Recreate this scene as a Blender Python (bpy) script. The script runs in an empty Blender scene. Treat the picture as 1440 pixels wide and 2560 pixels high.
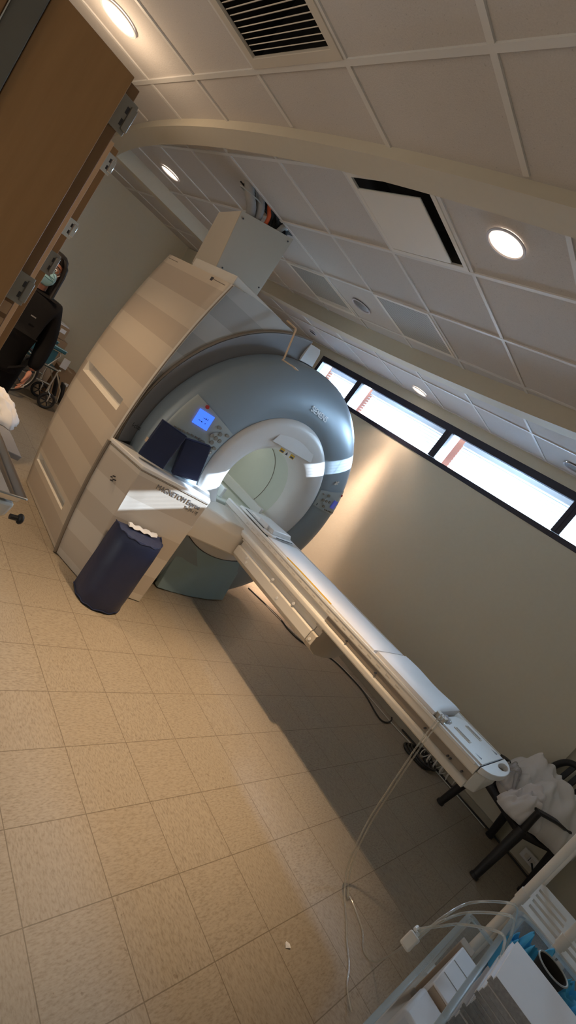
import bpy, bmesh, math, random
from mathutils import Vector, Matrix
random.seed(7)
PI = math.pi
SC = bpy.context.scene
COL = SC.collection

# ------------------------------------------------------------------ materials
class NT:
    def __init__(s, name):
        s.m = bpy.data.materials.new(name); s.m.use_nodes = True
        s.t = s.m.node_tree; s.t.nodes.clear()
        s.out = s.n('ShaderNodeOutputMaterial')
    def n(s, ty, **kw):
        nd = s.t.nodes.new(ty)
        for k, v in kw.items(): setattr(nd, k, v)
        return nd
    def l(s, a, b): s.t.links.new(a, b)
    def math(s, op, a, b=None, c=None):
        nd = s.n('ShaderNodeMath', operation=op)
        for i, v in enumerate((a, b, c)):
            if v is None: continue
            if isinstance(v, (int, float)): nd.inputs[i].default_value = v
            else: s.l(v, nd.inputs[i])
        return nd.outputs[0]
    def mix(s, fac, a, b, blend='MIX'):
        nd = s.n('ShaderNodeMix', data_type='RGBA', blend_type=blend)
        for i, v in ((0, fac), (6, a), (7, b)):
            if isinstance(v, (int, float)): nd.inputs[i].default_value = v
            elif isinstance(v, tuple): nd.inputs[i].default_value = (*v, 1) if len(v) == 3 else v
            else: s.l(v, nd.inputs[i])
        return nd.outputs[2]
    def pos(s):
        tc = s.n('ShaderNodeTexCoord'); return tc.outputs['Object']
    def xyz(s, v):
        nd = s.n('ShaderNodeSeparateXYZ'); s.l(v, nd.inputs[0]); return nd.outputs
    def noise(s, vec, scale, detail=3, rough=.5):
        nd = s.n('ShaderNodeTexNoise'); nd.inputs['Scale'].default_value = scale
        nd.inputs['Detail'].default_value = detail; nd.inputs['Roughness'].default_value = rough
        if vec is not None: s.l(vec, nd.inputs['Vector'])
        return nd.outputs['Fac']
    def bsdf(s, col, rough=.5, metal=0., spec=.5, bump=None, bstr=.2, emit=None, estr=0):
        b = s.n('ShaderNodeBsdfPrincipled')
        if isinstance(col, tuple): b.inputs['Base Color'].default_value = (*col, 1)
        else: s.l(col, b.inputs['Base Color'])
        if isinstance(rough, (int, float)): b.inputs['Roughness'].default_value = rough
        else: s.l(rough, b.inputs['Roughness'])
        b.inputs['Metallic'].default_value = metal
        b.inputs['Specular IOR Level'].default_value = spec
        if bump is not None:
            bp = s.n('ShaderNodeBump'); bp.inputs['Strength'].default_value = bstr; bp.inputs['Distance'].default_value = .01
            s.l(bump, bp.inputs['Height']); s.l(bp.outputs[0], b.inputs['Normal'])
        if emit:
            b.inputs['Emission Color'].default_value = (*emit, 1); b.inputs['Emission Strength'].default_value = estr
        s.l(b.outputs[0], s.out.inputs[0])
        return b
def mat(name, col, rough=.5, metal=0., var=.06, scale=18, bstr=0., spec=.5, emit=None, estr=0):
    t = NT(name); p = t.pos()
    f = t.noise(p, scale, 3)
    lo = tuple(max(0, c * (1 - var)) for c in col); hi = tuple(min(1, c * (1 + var)) for c in col)
    c = t.mix(f, lo, hi)
    t.bsdf(c, rough, metal, spec, f if bstr else None, bstr, emit, estr)
    return t.m
M = {}
M['wall'] = mat('wall_paint', (.67, .625, .51), .75, var=.03, scale=40, bstr=.05)
M['wall_top'] = mat('wall_strip', (.60, .575, .46), .75, var=.12, scale=6)
M['soffit'] = mat('soffit_paint', (.57, .51, .40), .7, var=.03, scale=30)
M['base'] = mat('baseboard_vinyl', (.42, .38, .30), .6)
M['tbar'] = mat('ceiling_bar', (.68, .655, .62), .5, var=.02)
M['cream'] = mat('cream_plastic', (.78, .735, .665), .42, var=.02)
M['white'] = mat('white_plastic', (.84, .83, .82), .38, var=.02)
M['beige'] = mat('beige_plastic', (.60, .54, .455), .45, var=.02)
M['groove'] = mat('groove_dark', (.30, .25, .20), .7)
M['ring'] = mat('ring_bluegrey', (.325, .405, .475), .36, metal=.12, var=.02)
M['teal'] = mat('skirt_teal', (.34, .49, .56), .45, var=.03)
M['recess'] = mat('recess_grey', (.30, .30, .315), .5, var=.03)
M['bore'] = mat('bore_liner', (.70, .74, .68), .5, var=.02)
M['panelgrey'] = mat('panel_grey', (.45, .52, .54), .4, metal=.1, var=.03)
M['ductshaded'] = mat('riser_metal_shaded', (.47, .42, .34), .45, var=.02)  # riser front: its shade is put into the metal colour
M['ductlit'] = mat('riser_metal_lit', (.64, .56, .455), .45, var=.02)  # same riser metal, the side's brighter light put into the colour
M['post'] = mat('dark_olive_steel', (.15, .14, .115), .5, metal=.3)
M['black'] = mat('black_plastic', (.018, .018, .022), .45, var=.1)
M['blackm'] = mat('black_frame', (.022, .024, .045), .4, var=.1)
M['chrome'] = mat('chrome', (.72, .72, .72), .18, metal=1., var=.02)
M['steel'] = mat('brushed_steel', (.55, .55, .55), .34, metal=1., var=.06)
M['greymetal'] = mat('grey_metal', (.34, .32, .285), .42, metal=.55, var=.05)
M['navy'] = mat('navy_vinyl', (.020, .031, .088), .40, var=.15, scale=11, bstr=.35)
M['ink'] = mat('ink_dark', (.06, .06, .07), .6)
M['inkgrey'] = mat('ink_grey', (.16, .16, .17), .6)
M['letterwhite'] = mat('letter_silver', (.85, .86, .88), .35, metal=.1)
M['red'] = mat('red_button', (.55, .05, .06), .4)
M['lcd'] = mat('lcd_blue', (.02, .07, .45), .3, emit=(.05, .16, 1.0), estr=1.3)
M['lcdink'] = mat('lcd_ink', (.0, .01, .1), .4)
M['lcddim'] = mat('lcd_dim', (.09, .11, .42), .3, emit=(.1, .14, .7), estr=.22)
M['amber'] = mat('amber_sticker', (.72, .42, .03), .5)
M['sheet'] = mat('white_linen', (.80, .79, .78), .8, var=.05, scale=10, bstr=.2)
M['pad'] = mat('mattress_vinyl', (.80, .79, .80), .5, var=.03, scale=8)
M['paper'] = mat('paper_white', (.82, .82, .85), .7, var=.03)
M['edgeshade'] = mat('paper_edge_shaded', (.30, .30, .32), .8, var=.35, scale=120)
M['card'] = mat('cardboard', (.36, .25, .16), .8, var=.08)
M['cardlite'] = mat('cardboard_pale', (.50, .40, .31), .8, var=.08)
M['orange'] = mat('orange_sheath', (.75, .12, .03), .5)
M['hose'] = mat('grey_hose', (.33, .32, .31), .55, var=.15)
M['dark'] = mat('dark_void', (.015, .013, .012), .8)
M['pvc'] = mat('white_pvc', (.78, .76, .72), .4)
M['skin'] = mat('skin_tone', (.42, .19, .13), .55, var=.08)
M['hair'] = mat('dark_hair', (.006, .004, .0035), .6, var=.2)
M['jacket'] = mat('black_jacket', (.0045, .004, .005), .85, var=.15, scale=30, spec=.2)
M['maskblue'] = mat('mask_blue', (.33, .58, .68), .7)
M['tealvinyl'] = mat('teal_vinyl', (.02, .10, .13), .45)
M['blue'] = mat('blue_mask', (.06, .42, .72), .6, var=.1)
M['cableblack'] = mat('cable_black', (.02, .02, .02), .5)
M['cablewhite'] = mat('cable_white', (.65, .63, .58), .5)
M['cablegrey'] = mat('cable_grey', (.35, .36, .35), .5)
M['peach'] = mat('peach_strap', (.86, .66, .46), .55)
M['brick'] = mat('brick_red', (.42, .16, .11), .85, var=.2)
M['bagwhite'] = mat('tissue_paper', (.85, .84, .86), .75, var=.05, scale=12, bstr=.2)
M['silver'] = mat('downlight_reflector', (.85, .83, .80), .28, metal=.75, var=.02)
M['silveroff'] = mat('reflector_off', (.42, .42, .43), .25, metal=.9, var=.1)
M['trimring'] = mat('downlight_trim', (.62, .58, .60), .35)
M['bulb'] = mat('bulb_warm', (1, .9, .75), .5, emit=(1, .80, .58), estr=14)

def stripes_mat():
    t = NT('banded_cream'); p = t.pos(); o = t.xyz(p)
    v = t.math('DIVIDE', t.math('SUBTRACT', o[2], .03), .31)
    fr = t.math('FRACT', v)
    s = t.math('GREATER_THAN', fr, .5)
    # each dark band fades a little sideways
    c = t.mix(s, (.56, .47, .375), (.675, .585, .475))
    n = t.noise(p, 30, 2)
    c2 = t.mix(t.math('MULTIPLY', n, .05), c, (.4, .35, .3))
    t.bsdf(c2, .45)
    return t.m
M['banded'] = stripes_mat()
def pod_mat():
    t = NT('banded_pale'); p = t.pos(); o = t.xyz(p)
    fr = t.math('FRACT', t.math('DIVIDE', t.math('SUBTRACT', o[2], .06), .31))
    s = t.math('GREATER_THAN', fr, .5)
    c = t.mix(s, (.60, .535, .46), (.70, .645, .575))
    t.bsdf(c, .42)
    return t.m
M['podband'] = pod_mat()
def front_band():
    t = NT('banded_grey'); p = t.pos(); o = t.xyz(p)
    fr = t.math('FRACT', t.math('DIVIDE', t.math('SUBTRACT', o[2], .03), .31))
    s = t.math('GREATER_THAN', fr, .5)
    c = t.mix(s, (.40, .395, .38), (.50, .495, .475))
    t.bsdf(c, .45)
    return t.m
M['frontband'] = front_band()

def floor_mat():
    t = NT('vinyl_tile'); p = t.pos(); o = t.xyz(p); T = .3048
    u = t.math('DIVIDE', o[0], T); v = t.math('DIVIDE', o[1], T)
    fu = t.math('FRACT', u); fv = t.math('FRACT', v)
    e = t.math('MINIMUM', t.math('MINIMUM', fu, t.math('SUBTRACT', 1., fu)), t.math('MINIMUM', fv, t.math('SUBTRACT', 1., fv)))
    seam = t.math('LESS_THAN', e, .0062)
    iu = t.math('FLOOR', u); iv = t.math('FLOOR', v)
    par = t.math('GREATER_THAN', t.math('FRACT', t.math('MULTIPLY', t.math('ADD', iu, iv), .5)), .25)
    cx = t.n('ShaderNodeCombineXYZ'); t.l(iu, cx.inputs[0]); t.l(iv, cx.inputs[1])
    wn = t.n('ShaderNodeTexWhiteNoise', noise_dimensions='2D'); t.l(cx.outputs[0], wn.inputs['Vector'])
    rnd = wn.outputs['Value']
    ca = t.n('ShaderNodeCombineXYZ'); t.l(t.math('MULTIPLY', o[0], 55.), ca.inputs[0]); t.l(t.math('MULTIPLY', o[1], 150.), ca.inputs[1]); t.l(t.math('MULTIPLY', rnd, 50.), ca.inputs[2])
    cb = t.n('ShaderNodeCombineXYZ'); t.l(t.math('MULTIPLY', o[0], 150.), cb.inputs[0]); t.l(t.math('MULTIPLY', o[1], 55.), cb.inputs[1]); t.l(t.math('MULTIPLY', rnd, 50.), cb.inputs[2])
    na = t.noise(ca.outputs[0], 1., 4, .6); nb = t.noise(cb.outputs[0], 1., 4, .6)
    nm = t.n('ShaderNodeMix', data_type='FLOAT'); t.l(par, nm.inputs[0]); t.l(na, nm.inputs[2]); t.l(nb, nm.inputs[3])
    rp = t.n('ShaderNodeValToRGB'); t.l(nm.outputs[0], rp.inputs[0])
    cr = rp.color_ramp; cr.elements[0].position = .28; cr.elements[0].color = (.235, .195, .15, 1)
    cr.elements[1].position = .72; cr.elements[1].color = (.415, .36, .285, 1)
    cm = cr.elements.new(.5); cm.color = (.355, .307, .242, 1)
    c = t.mix(t.math('MULTIPLY', rnd, .22), rp.outputs[0], (.34, .28, .21))
    # scuffs and dirt
    d = t.noise(p, 2.3, 6, .68); sp = t.noise(p, 33., 2, .5)
    dirt = t.math('MULTIPLY', t.math('GREATER_THAN', sp, .70), t.math('GREATER_THAN', d, .52))
    c = t.mix(t.math('MULTIPLY', dirt, .42), c, (.14, .10, .07))
    c = t.mix(t.math('MULTIPLY', t.math('SUBTRACT', d, .35), .35), c, (.30, .245, .18))
    c = t.mix(t.math('MULTIPLY', seam, .62), c, (.10, .075, .05))
    b = t.bsdf(c, .40, spec=.35, bump=t.math('SUBTRACT', 1., seam), bstr=.15)
    return t.m
M['floor'] = floor_mat()
def ceil_mat():
    t = NT('ceiling_tile'); p = t.pos()
    n = t.noise(p, 170, 4, .65); n2 = t.noise(p, 2.0, 3); pin = t.noise(p, 95, 1)
    c = t.mix(n, (.52, .485, .455), (.665, .625, .59))
    c = t.mix(t.math('MULTIPLY', t.math('GREATER_THAN', pin, .72), .35), c, (.30, .27, .25))
    c = t.mix(t.math('MULTIPLY', n2, .18), c, (.50, .46, .43))
    t.bsdf(c, .9, bump=n, bstr=.18, spec=.2)
    return t.m
M['ceil'] = ceil_mat()
def perf_mat():
    t = NT('perforated_metal'); p = t.pos(); o = t.xyz(p)
    a = t.math('FRACT', t.math('MULTIPLY', o[0], 62.)); b = t.math('FRACT', t.math('MULTIPLY', o[1], 62.))
    d = t.math('ADD', t.math('POWER', t.math('SUBTRACT', a, .5), 2.), t.math('POWER', t.math('SUBTRACT', b, .5), 2.))
    h = t.math('LESS_THAN', d, .13)
    c = t.mix(h, (.50, .49, .455), (.17, .17, .16))
    t.bsdf(c, .5)
    return t.m
M['perf'] = perf_mat()
def wood_mat(name, a, b, sc=(14., 14., 1.2)):
    t = NT(name); p = t.pos(); mp = t.n('ShaderNodeMapping'); mp.inputs['Scale'].default_value = sc
    t.l(p, mp.inputs[0]); n = t.noise(mp.outputs[0], 3., 5, .6)
    t.bsdf(t.mix(n, a, b), .45)
    return t.m
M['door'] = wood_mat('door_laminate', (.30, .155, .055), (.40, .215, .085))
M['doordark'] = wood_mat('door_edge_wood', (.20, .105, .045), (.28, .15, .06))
M['doorlite'] = wood_mat('door_edge_pale', (.50, .31, .17), (.60, .38, .21))
def glass_mat(name, tint, gloss=.1, alpha=0.9, rough=.04):
    t = NT(name); a = t.n('ShaderNodeBsdfTransparent'); a.inputs[0].default_value = (*tint, 1)
    g = t.n('ShaderNodeBsdfGlossy'); g.inputs['Roughness'].default_value = rough; g.inputs[0].default_value = (1, 1, 1, 1)
    fr = t.n('ShaderNodeFresnel'); fr.inputs[0].default_value = 1.35
    m = t.n('ShaderNodeMixShader'); t.l(t.math('ADD', t.math('MULTIPLY', fr.outputs[0], .8), gloss), m.inputs[0]); t.l(a.outputs[0], m.inputs[1]); t.l(g.outputs[0], m.inputs[2])
    if alpha < 1:
        d = t.n('ShaderNodeBsdfTranslucent'); d.inputs[0].default_value = (*tint, 1)
        d2 = t.n('ShaderNodeBsdfDiffuse'); d2.inputs[0].default_value = (*tint, 1)
        ad = t.n('ShaderNodeMixShader'); ad.inputs[0].default_value = .5; t.l(d.outputs[0], ad.inputs[1]); t.l(d2.outputs[0], ad.inputs[2])
        m2 = t.n('ShaderNodeMixShader'); m2.inputs[0].default_value = 1 - alpha
        t.l(m.outputs[0], m2.inputs[1]); t.l(ad.outputs[0], m2.inputs[2]); m = m2
    t.l(m.outputs[0], t.out.inputs[0])
    return t.m
M['glass'] = glass_mat('window_glass', (.96, .98, 1.), .02, 1.)
M['clearbin'] = glass_mat('clear_plastic_bin', (.86, .92, .95), .05, .86, .15)
M['cleartube'] = glass_mat('clear_tubing', (.92, .92, .88), .14, .86, .12)
M['bag'] = glass_mat('clear_bag', (.95, .95, .97), .12, .8, .15)
def blind_mat():
    t = NT('blind_slat'); d = t.n('ShaderNodeBsdfDiffuse'); d.inputs[0].default_value = (.62, .70, .80, 1)
    tr = t.n('ShaderNodeBsdfTranslucent'); tr.inputs[0].default_value = (.86, .90, .97, 1)
    m = t.n('ShaderNodeMixShader'); n = t.noise(t.pos(), 25, 2); t.l(t.math('ADD', t.math('MULTIPLY', n, .05), .08), m.inputs[0])
    t.l(d.outputs[0], m.inputs[1]); t.l(tr.outputs[0], m.inputs[2]); t.l(m.outputs[0], t.out.inputs[0])
    return t.m
M['blind'] = blind_mat()

# ------------------------------------------------------------------ mesh helpers
class MB:
    def __init__(s): s.v = []; s.f = []; s.mi = []
    def add(s, vs, fs, mi=0):
        o = len(s.v); s.v += [tuple(v) for v in vs]
        for f in fs: s.f.append(tuple(i + o for i in f)); s.mi.append(mi)
        return s
    def box(s, c, d, R=None, mi=0):
        vs = []
        for x in (-.5, .5):
            for y in (-.5, .5):
                for z in (-.5, .5):
                    p = Vector((x * d[0], y * d[1], z * d[2]))
                    if R is not None: p = R @ p
                    vs.append(p + Vector(c))
        return s.add(vs, [(0, 1, 3, 2), (4, 6, 7, 5), (0, 4, 5, 1), (2, 3, 7, 6), (0, 2, 6, 4), (1, 5, 7, 3)], mi)
    def bx(s, x0, x1, y0, y1, z0, z1, mi=0):
        return s.box(((x0 + x1) / 2, (y0 + y1) / 2, (z0 + z1) / 2), (x1 - x0, y1 - y0, z1 - z0), None, mi)
    def loft(s, rings, closed=True, cap=True, mi=0):
        n = len(rings[0]); vs = [p for r in rings for p in r]; fs = []
        for k in range(len(rings) - 1):
            for i in range(n if closed else n - 1):
                j = (i + 1) % n
                fs.append((k * n + i, k * n + j, (k + 1) * n + j, (k + 1) * n + i))
        if cap and closed:
            fs.append(tuple(range(n))[::-1]); fs.append(tuple((len(rings) - 1) * n + i for i in range(n)))
        return s.add(vs, fs, mi)
    def tube(s, pts, r, n=10, cap=True, mi=0):
        P = [Vector(p) for p in pts]; rings = []
        up = Vector((0, 0, 1)); t0 = (P[1] - P[0]).normalized()
        if abs(t0.dot(up)) > .95: up = Vector((1, 0, 0))
        a = t0.cross(up).normalized()
        for i, p in enumerate(P):
            t = (P[min(i + 1, len(P) - 1)] - P[max(i - 1, 0)]).normalized()
            a = (a - t * a.dot(t)).normalized(); b = t.cross(a)
            rr = r[i] if isinstance(r, (list, tuple)) else r
            rings.append([p + (a * math.cos(q) + b * math.sin(q)) * rr for q in (2 * PI * k / n for k in range(n))])
        return s.loft(rings, True, cap, mi)
    def prism(s, poly, d, mi=0):      # poly of 3d points, extruded by d
        d = Vector(d); a = [Vector(p) for p in poly]; b = [p + d for p in a]
        return s.loft([a, b], True, True, mi)
    def cyl(s, c, r, h, n=24, axis='z', mi=0, r2=None):
        r2 = r if r2 is None else r2; rings = []
        for k, rr in ((0, r), (1, r2)):
            ring = []
            for i in range(n):
                q = 2 * PI * i / n; u, v = rr * math.cos(q), rr * math.sin(q)
                if axis == 'z': ring.append((c[0] + u, c[1] + v, c[2] + k * h))
                elif axis == 'y': ring.append((c[0] + u, c[1] + k * h, c[2] + v))
                else: ring.append((c[0] + k * h, c[1] + u, c[2] + v))
            rings.append(ring)
        return s.loft(rings, True, True, mi)
    def sphere(s, c, r, n=16, m=10, sc=(1, 1, 1), mi=0):
        rings = []
        for k in range(m + 1):
            th = PI * (k + .001) / (m + .002)
            rings.append([(c[0] + r * sc[0] * math.sin(th) * math.cos(2 * PI * i / n), c[1] + r * sc[1] * math.sin(th) * math.sin(2 * PI * i / n), c[2] + r * sc[2] * math.cos(th)) for i in range(n)])
        return s.loft(rings, True, True, mi)
    def build(s, name, mats, parent=None, smooth=None, bevel=0., seg=2, sub=0, solid=0.):
        me = bpy.data.meshes.new(name); me.from_pydata(s.v, [], s.f)
        if not isinstance(mats, (list, tuple)): mats = [mats]
        for m in mats: me.materials.append(M[m] if isinstance(m, str) else m)
        for p, i in zip(me.polygons, s.mi): p.material_index = min(i, len(mats) - 1)
        bm = bmesh.new(); bm.from_mesh(me); bmesh.ops.recalc_face_normals(bm, faces=bm.faces); bm.to_mesh(me); bm.free()
        if smooth is not None:
            me.shade_smooth(); me.set_sharp_from_angle(angle=math.radians(smooth))
        o = bpy.data.objects.new(name, me); COL.objects.link(o)
        if parent is not None: attach(o, parent)
        if solid:
            md = o.modifiers.new('solid', 'SOLIDIFY'); md.thickness = solid; md.offset = 0
        if bevel:
            md = o.modifiers.new('bevel', 'BEVEL'); md.width = bevel; md.segments = seg; md.limit_method = 'ANGLE'; md.angle_limit = math.radians(35)
            me.shade_smooth(); me.set_sharp_from_angle(angle=math.radians(40))
        if sub:
            md = o.modifiers.new('sub', 'SUBSURF'); md.levels = sub; md.render_levels = sub
        return o
def wloc(p):
    v = Vector((0, 0, 0))
    while p is not None: v += p.location; p = p.parent
    return v
def attach(o, parent):
    o.parent = parent; o.matrix_parent_inverse = Matrix.Translation(-wloc_root(parent))
def wloc_root(p):
    # children are modelled in room coordinates: undo only the root's location
    while p.parent is not None: p = p.parent
    return p.location if p.type == 'EMPTY' else Vector((0, 0, 0))
def attach(o, parent):
    o.parent = parent
    if parent.type == 'EMPTY': o.matrix_parent_inverse = Matrix.Translation(-parent.location)
def tag(o, label, cat, group=None, kind=None):
    o['label'] = label; o['category'] = cat
    if group: o['group'] = group
    if kind: o['kind'] = kind
    return o
def struct(o): o['kind'] = 'structure'; return o
def thing(name, loc, label, cat, group=None):
    o = bpy.data.objects.new(name, None); COL.objects.link(o); o.location = loc; o.empty_display_size = .1
    return tag(o, label, cat, group)
def rectframe(x0, x1, y0, y1, w, z0, z1):
    def q(g, z): return [(x0 + g, y0 + g, z), (x1 - g, y0 + g, z), (x1 - g, y1 - g, z), (x0 + g, y1 - g, z)]
    return MB().loft([q(0, z0), q(w, z0), q(w, z1), q(0, z1), q(0, z0)], True, False)
def copy_tree(o, dloc, label=None, parent=None):
    c = o.copy(); COL.objects.link(c)
    if parent is None:
        c.location = Vector(o.location) + Vector(dloc)
        if label: c['label'] = label
    else:
        c.parent = parent; c.matrix_parent_inverse = o.matrix_parent_inverse.copy()
    for ch in [x for x in bpy.data.objects if x.parent == o]: copy_tree(ch, dloc, None, c)
    return c
def text(name, body, size, org, ux, uy, m, parent=None, off=0., depth=.0006, align='LEFT', sx=1., bold=0.):
    cu = bpy.data.curves.new(name, 'FONT'); cu.body = body; cu.size = size; cu.align_x = align; cu.extrude = depth; cu.offset = bold
    tmp = bpy.data.objects.new(name + '_tmp', cu); COL.objects.link(tmp)
    dg = bpy.context.evaluated_depsgraph_get(); dg.update()
    me = bpy.data.meshes.new_from_object(tmp.evaluated_get(dg)); bpy.data.objects.remove(tmp); bpy.data.curves.remove(cu)
    ux = Vector(ux).normalized(); uy = Vector(uy); uy = (uy - ux * uy.dot(ux)).normalized(); uz = ux.cross(uy)
    me.transform(Matrix(((ux.x * sx, uy.x, uz.x, org[0] + uz.x * off), (ux.y * sx, uy.y, uz.y, org[1] + uz.y * off), (ux.z * sx, uy.z, uz.z, org[2] + uz.z * off), (0, 0, 0, 1))))
    me.materials.clear(); me.materials.append(M[m])
    o = bpy.data.objects.new(name, me); COL.objects.link(o)
    if parent is not None: attach(o, parent)
    return o
def spline(P, n=8):       # Catmull-Rom through points
    P = [Vector(p) for p in P]; Q = [2 * P[0] - P[1]] + P + [2 * P[-1] - P[-2]]; out = []
    for i in range(1, len(Q) - 2):
        for k in range(n):
            t = k / n; a, b, c, d = Q[i - 1:i + 3]
            out.append(.5 * ((2 * b) + (c - a) * t + (2 * a - 5 * b + 4 * c - d) * t * t + (3 * b - a - 3 * c + d) * t ** 3))
    out.append(P[-1]); return out
# ------------------------------------------------------------------ camera
RC = [[0.5870017496103075, -0.5537678885960383, 0.5905675842049992], [0.29659932648393184, -0.5316517720742788, -0.7933317293398467], [0.7532979393859519, 0.6408490608621966, -0.1478333376044345]]
CAMPOS = Vector((-0.98036741, -2.22044023, 1.64373659))
cam = bpy.data.cameras.new('camera'); cam.sensor_fit = 'VERTICAL'; cam.sensor_height = 36.; cam.lens = 1213.4347 / 2560 * 36
cam.clip_start = .02; cam.clip_end = 200
co = bpy.data.objects.new('camera', cam); COL.objects.link(co); SC.camera = co
mw = Matrix.Identity(4)
for i in range(3):
    mw[i][0] = RC[0][i]; mw[i][1] = -RC[1][i]; mw[i][2] = -RC[2][i]; mw[i][3] = CAMPOS[i]
co.matrix_world = mw

# ------------------------------------------------------------------ room shell
XW = 3.64; YB = 4.83; XL = -2.3; YF = -3.1; ZO = 2.74; ZI = 2.83; ZB = 2.70
WZ0, WZ1 = 2.197, 2.64
struct(MB().bx(XL, XW + .06, YF, YB, -.06, 0).build('floor', 'floor'))
# window wall with a ribbon opening
yl = [YF, -2.02, -2.02 + .0001, 2.86, YB]
w = MB()
w.bx(XW, XW + .14, -2.02, YB, 0, WZ0); w.bx(XW, XW + .14, -2.02, YB, WZ1, ZO + .1)
w.bx(XW, XW + .14, 2.86, YB, WZ0, WZ1)
struct(w.build('wall_right', 'wall'))
struct(MB().bx(XW + .05, XW + .2, YF, -2.02, 0, ZO + .1).build('wall_right_recess', 'wall'))
struct(MB().bx(XL, XW + .14, YB, YB + .1, 0, ZO + .1).build('wall_back', 'wall'))
struct(MB().bx(2.2, XW, 4.35, YB, 0, ZO).build('wall_pier', 'wall'))
struct(MB().bx(XL - .1, XL, YF, YB, 0, ZO + .1).build('wall_left', 'wall'))
struct(MB().bx(XL, XW + .2, YF - .1, YF, 0, ZO + .1).build('wall_front', 'wall'))
b = MB(); b.bx(XW - .012, XW, -2.02, 4.35, 0, .065); b.bx(XW - .006, XW, -2.02, 4.35, .065, .072)
struct(b.build('baseboard_right', 'base', bevel=.002))
struct(MB().bx(XL, 2.2, YB - .012, YB, 0, .075).build('baseboard_back', 'base', bevel=.002))

# ceiling ring plan: bowed long sides, straight ends
def xno(y): return .177 + .0414 * (y - 1.1) ** 2          # outer edge, near side
def xfi(y): return 2.545 - .0414 * (y - 1.1) ** 2         # inner edge, far side
WD = .14; YE, YS = 3.54, -1.34
def plan(inner):
    a = 0 if inner else WD
    y0, y1 = YS - a, YE + a; N = 36; R = []
    for i in range(N + 1):
        y = y1 + (y0 - y1) * i / N; R.append((xno(y) + (WD if inner else 0), y))
    for i in range(N + 1):
        y = y0 + (y1 - y0) * i / N; R.append((xfi(y) + (0 if inner else WD), y))
    return R
PI_, PO_ = plan(True), plan(False)
r = MB()
def lift(P, z): return [(x, y, z) for x, y in P]
r.loft([lift(PO_, ZO + .02), lift(PO_, ZB), lift(PI_, ZB), lift(PI_, ZI + .02)], True, False)
struct(r.build('trim_ceiling_ring', 'soffit', smooth=30))
# tiles: outer field (with the ring opening) and raised inner field
bm = bmesh.new()
TZ = .008
def field(name, outline, holes, z, m):
    bm = bmesh.new(); es = []
    for P in [outline] + holes:
        vs = [bm.verts.new((x, y, z)) for x, y in P]
        es += [bm.edges.new((vs[i], vs[(i + 1) % len(vs)])) for i in range(len(vs))]
    bmesh.ops.triangle_fill(bm, use_beauty=True, use_dissolve=False, edges=es)
    for f in bm.faces:
        if f.normal.z > 0: f.normal_flip()
    me = bpy.data.meshes.new(name); bm.to_mesh(me); bm.free(); me.materials.append(M[m])
    o = bpy.data.objects.new(name, me); COL.objects.link(o); return o
T2 = .6096
gx_o = [-.063 + T2 * k for k in range(-4, 7)]; gy_o = [-1.049 + T2 * k for k in range(-4, 11)]
gx_i = [1.139 + T2 * k for k in range(-2, 4)]; gy_i = [-.46 + T2 * k for k in range(-3, 8)]
PM = [((a[0] + b_[0]) / 2, (a[1] + b_[1]) / 2) for a, b_ in zip(PI_, PO_)]
RET = (gx_o[4] - .27 + .0, gx_o[4], gy_o[5], gy_o[5] + T2)   # placeholder, replaced below
RX0, RX1, RY0, RY1 = gx_o[3] + .02, gx_o[4] - .03, -.425, .13
NV = [(RX0, RY0), (RX1, RY0), (RX1, RY1), (RX0, RY1)]
HC = [(.795, 1.383), (1.305, 1.383), (1.305, 1.53), (.795, 1.53)]
DL_O = [(-.385, 1.10), (3.42, 1.05), (3.35, -.76)]
DL_I = [(.845, 2.965), (.842, -.757), (2.08, 1.125)]
def circ(c, r, n=28): return [(c[0] + r * math.cos(2 * PI * i / n), c[1] + r * math.sin(2 * PI * i / n)) for i in range(n)]
co_ = field('ceiling', [(XL, YF), (XW, YF), (XW, YB), (XL, YB)], [PM, NV] + [circ(c, .088) for c in DL_O], ZO + TZ, 'ceil'); struct(co_)
ci_ = field('ceiling_raised', PM, [HC] + [circ(c, .088) for c in DL_I] + [[(.565, -.43), (1.105, -.43), (1.105, .115), (.565, .115)]], ZI + TZ, 'ceil'); struct(ci_)
struct(MB().bx(XL, XW + .2, YF, YB, 3.15, 3.2).build('ceiling_slab', 'dark'))
def inside(x, y, grow=0.):
    return YS - WD / 2 - grow < y < YE + WD / 2 + grow and xno(y) + WD / 2 - grow < x < xfi(y) + WD / 2 + grow
def bars(name, gx, gy, z, want, w=.024):
    g = MB(); st = .05
    def run(fixed, lo, hi, along):
        a = None; t = lo
        while t <= hi + 1e-6:
            x, y = (fixed, t) if along == 'y' else (t, fixed)
            ok = want(x, y) and t + st <= hi
            if ok and a is None: a = t
            if not ok and a is not None:
                if t - a > .06:
                    if along == 'y': g.bx(fixed - w / 2, fixed + w / 2, a, t, z, z + .012)
                    else: g.bx(a, t, fixed - w / 2, fixed + w / 2, z + .001, z + .012)
                a = None
            t += st
    for x in gx: run(x, YF, YB, 'y')
    for y in gy: run(y, XL, XW, 'x')
    return struct(g.build(name, 'tbar'))
bars('trim_ceiling_grid', gx_o, gy_o, ZO, lambda x, y: not inside(x, y, .09) and not (RX0 - .01 < x < RX1 + .01 and RY0 < y < RY1) and x < XW and y < YB)
bars('trim_ceiling_grid_raised', gx_i, gy_i, ZI, lambda x, y: inside(x, y, -.06) and not (.78 < x < 1.31 and 1.39 < y < 1.54) and not (.59 < x < 1.08 and -.43 < y < .11))

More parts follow.
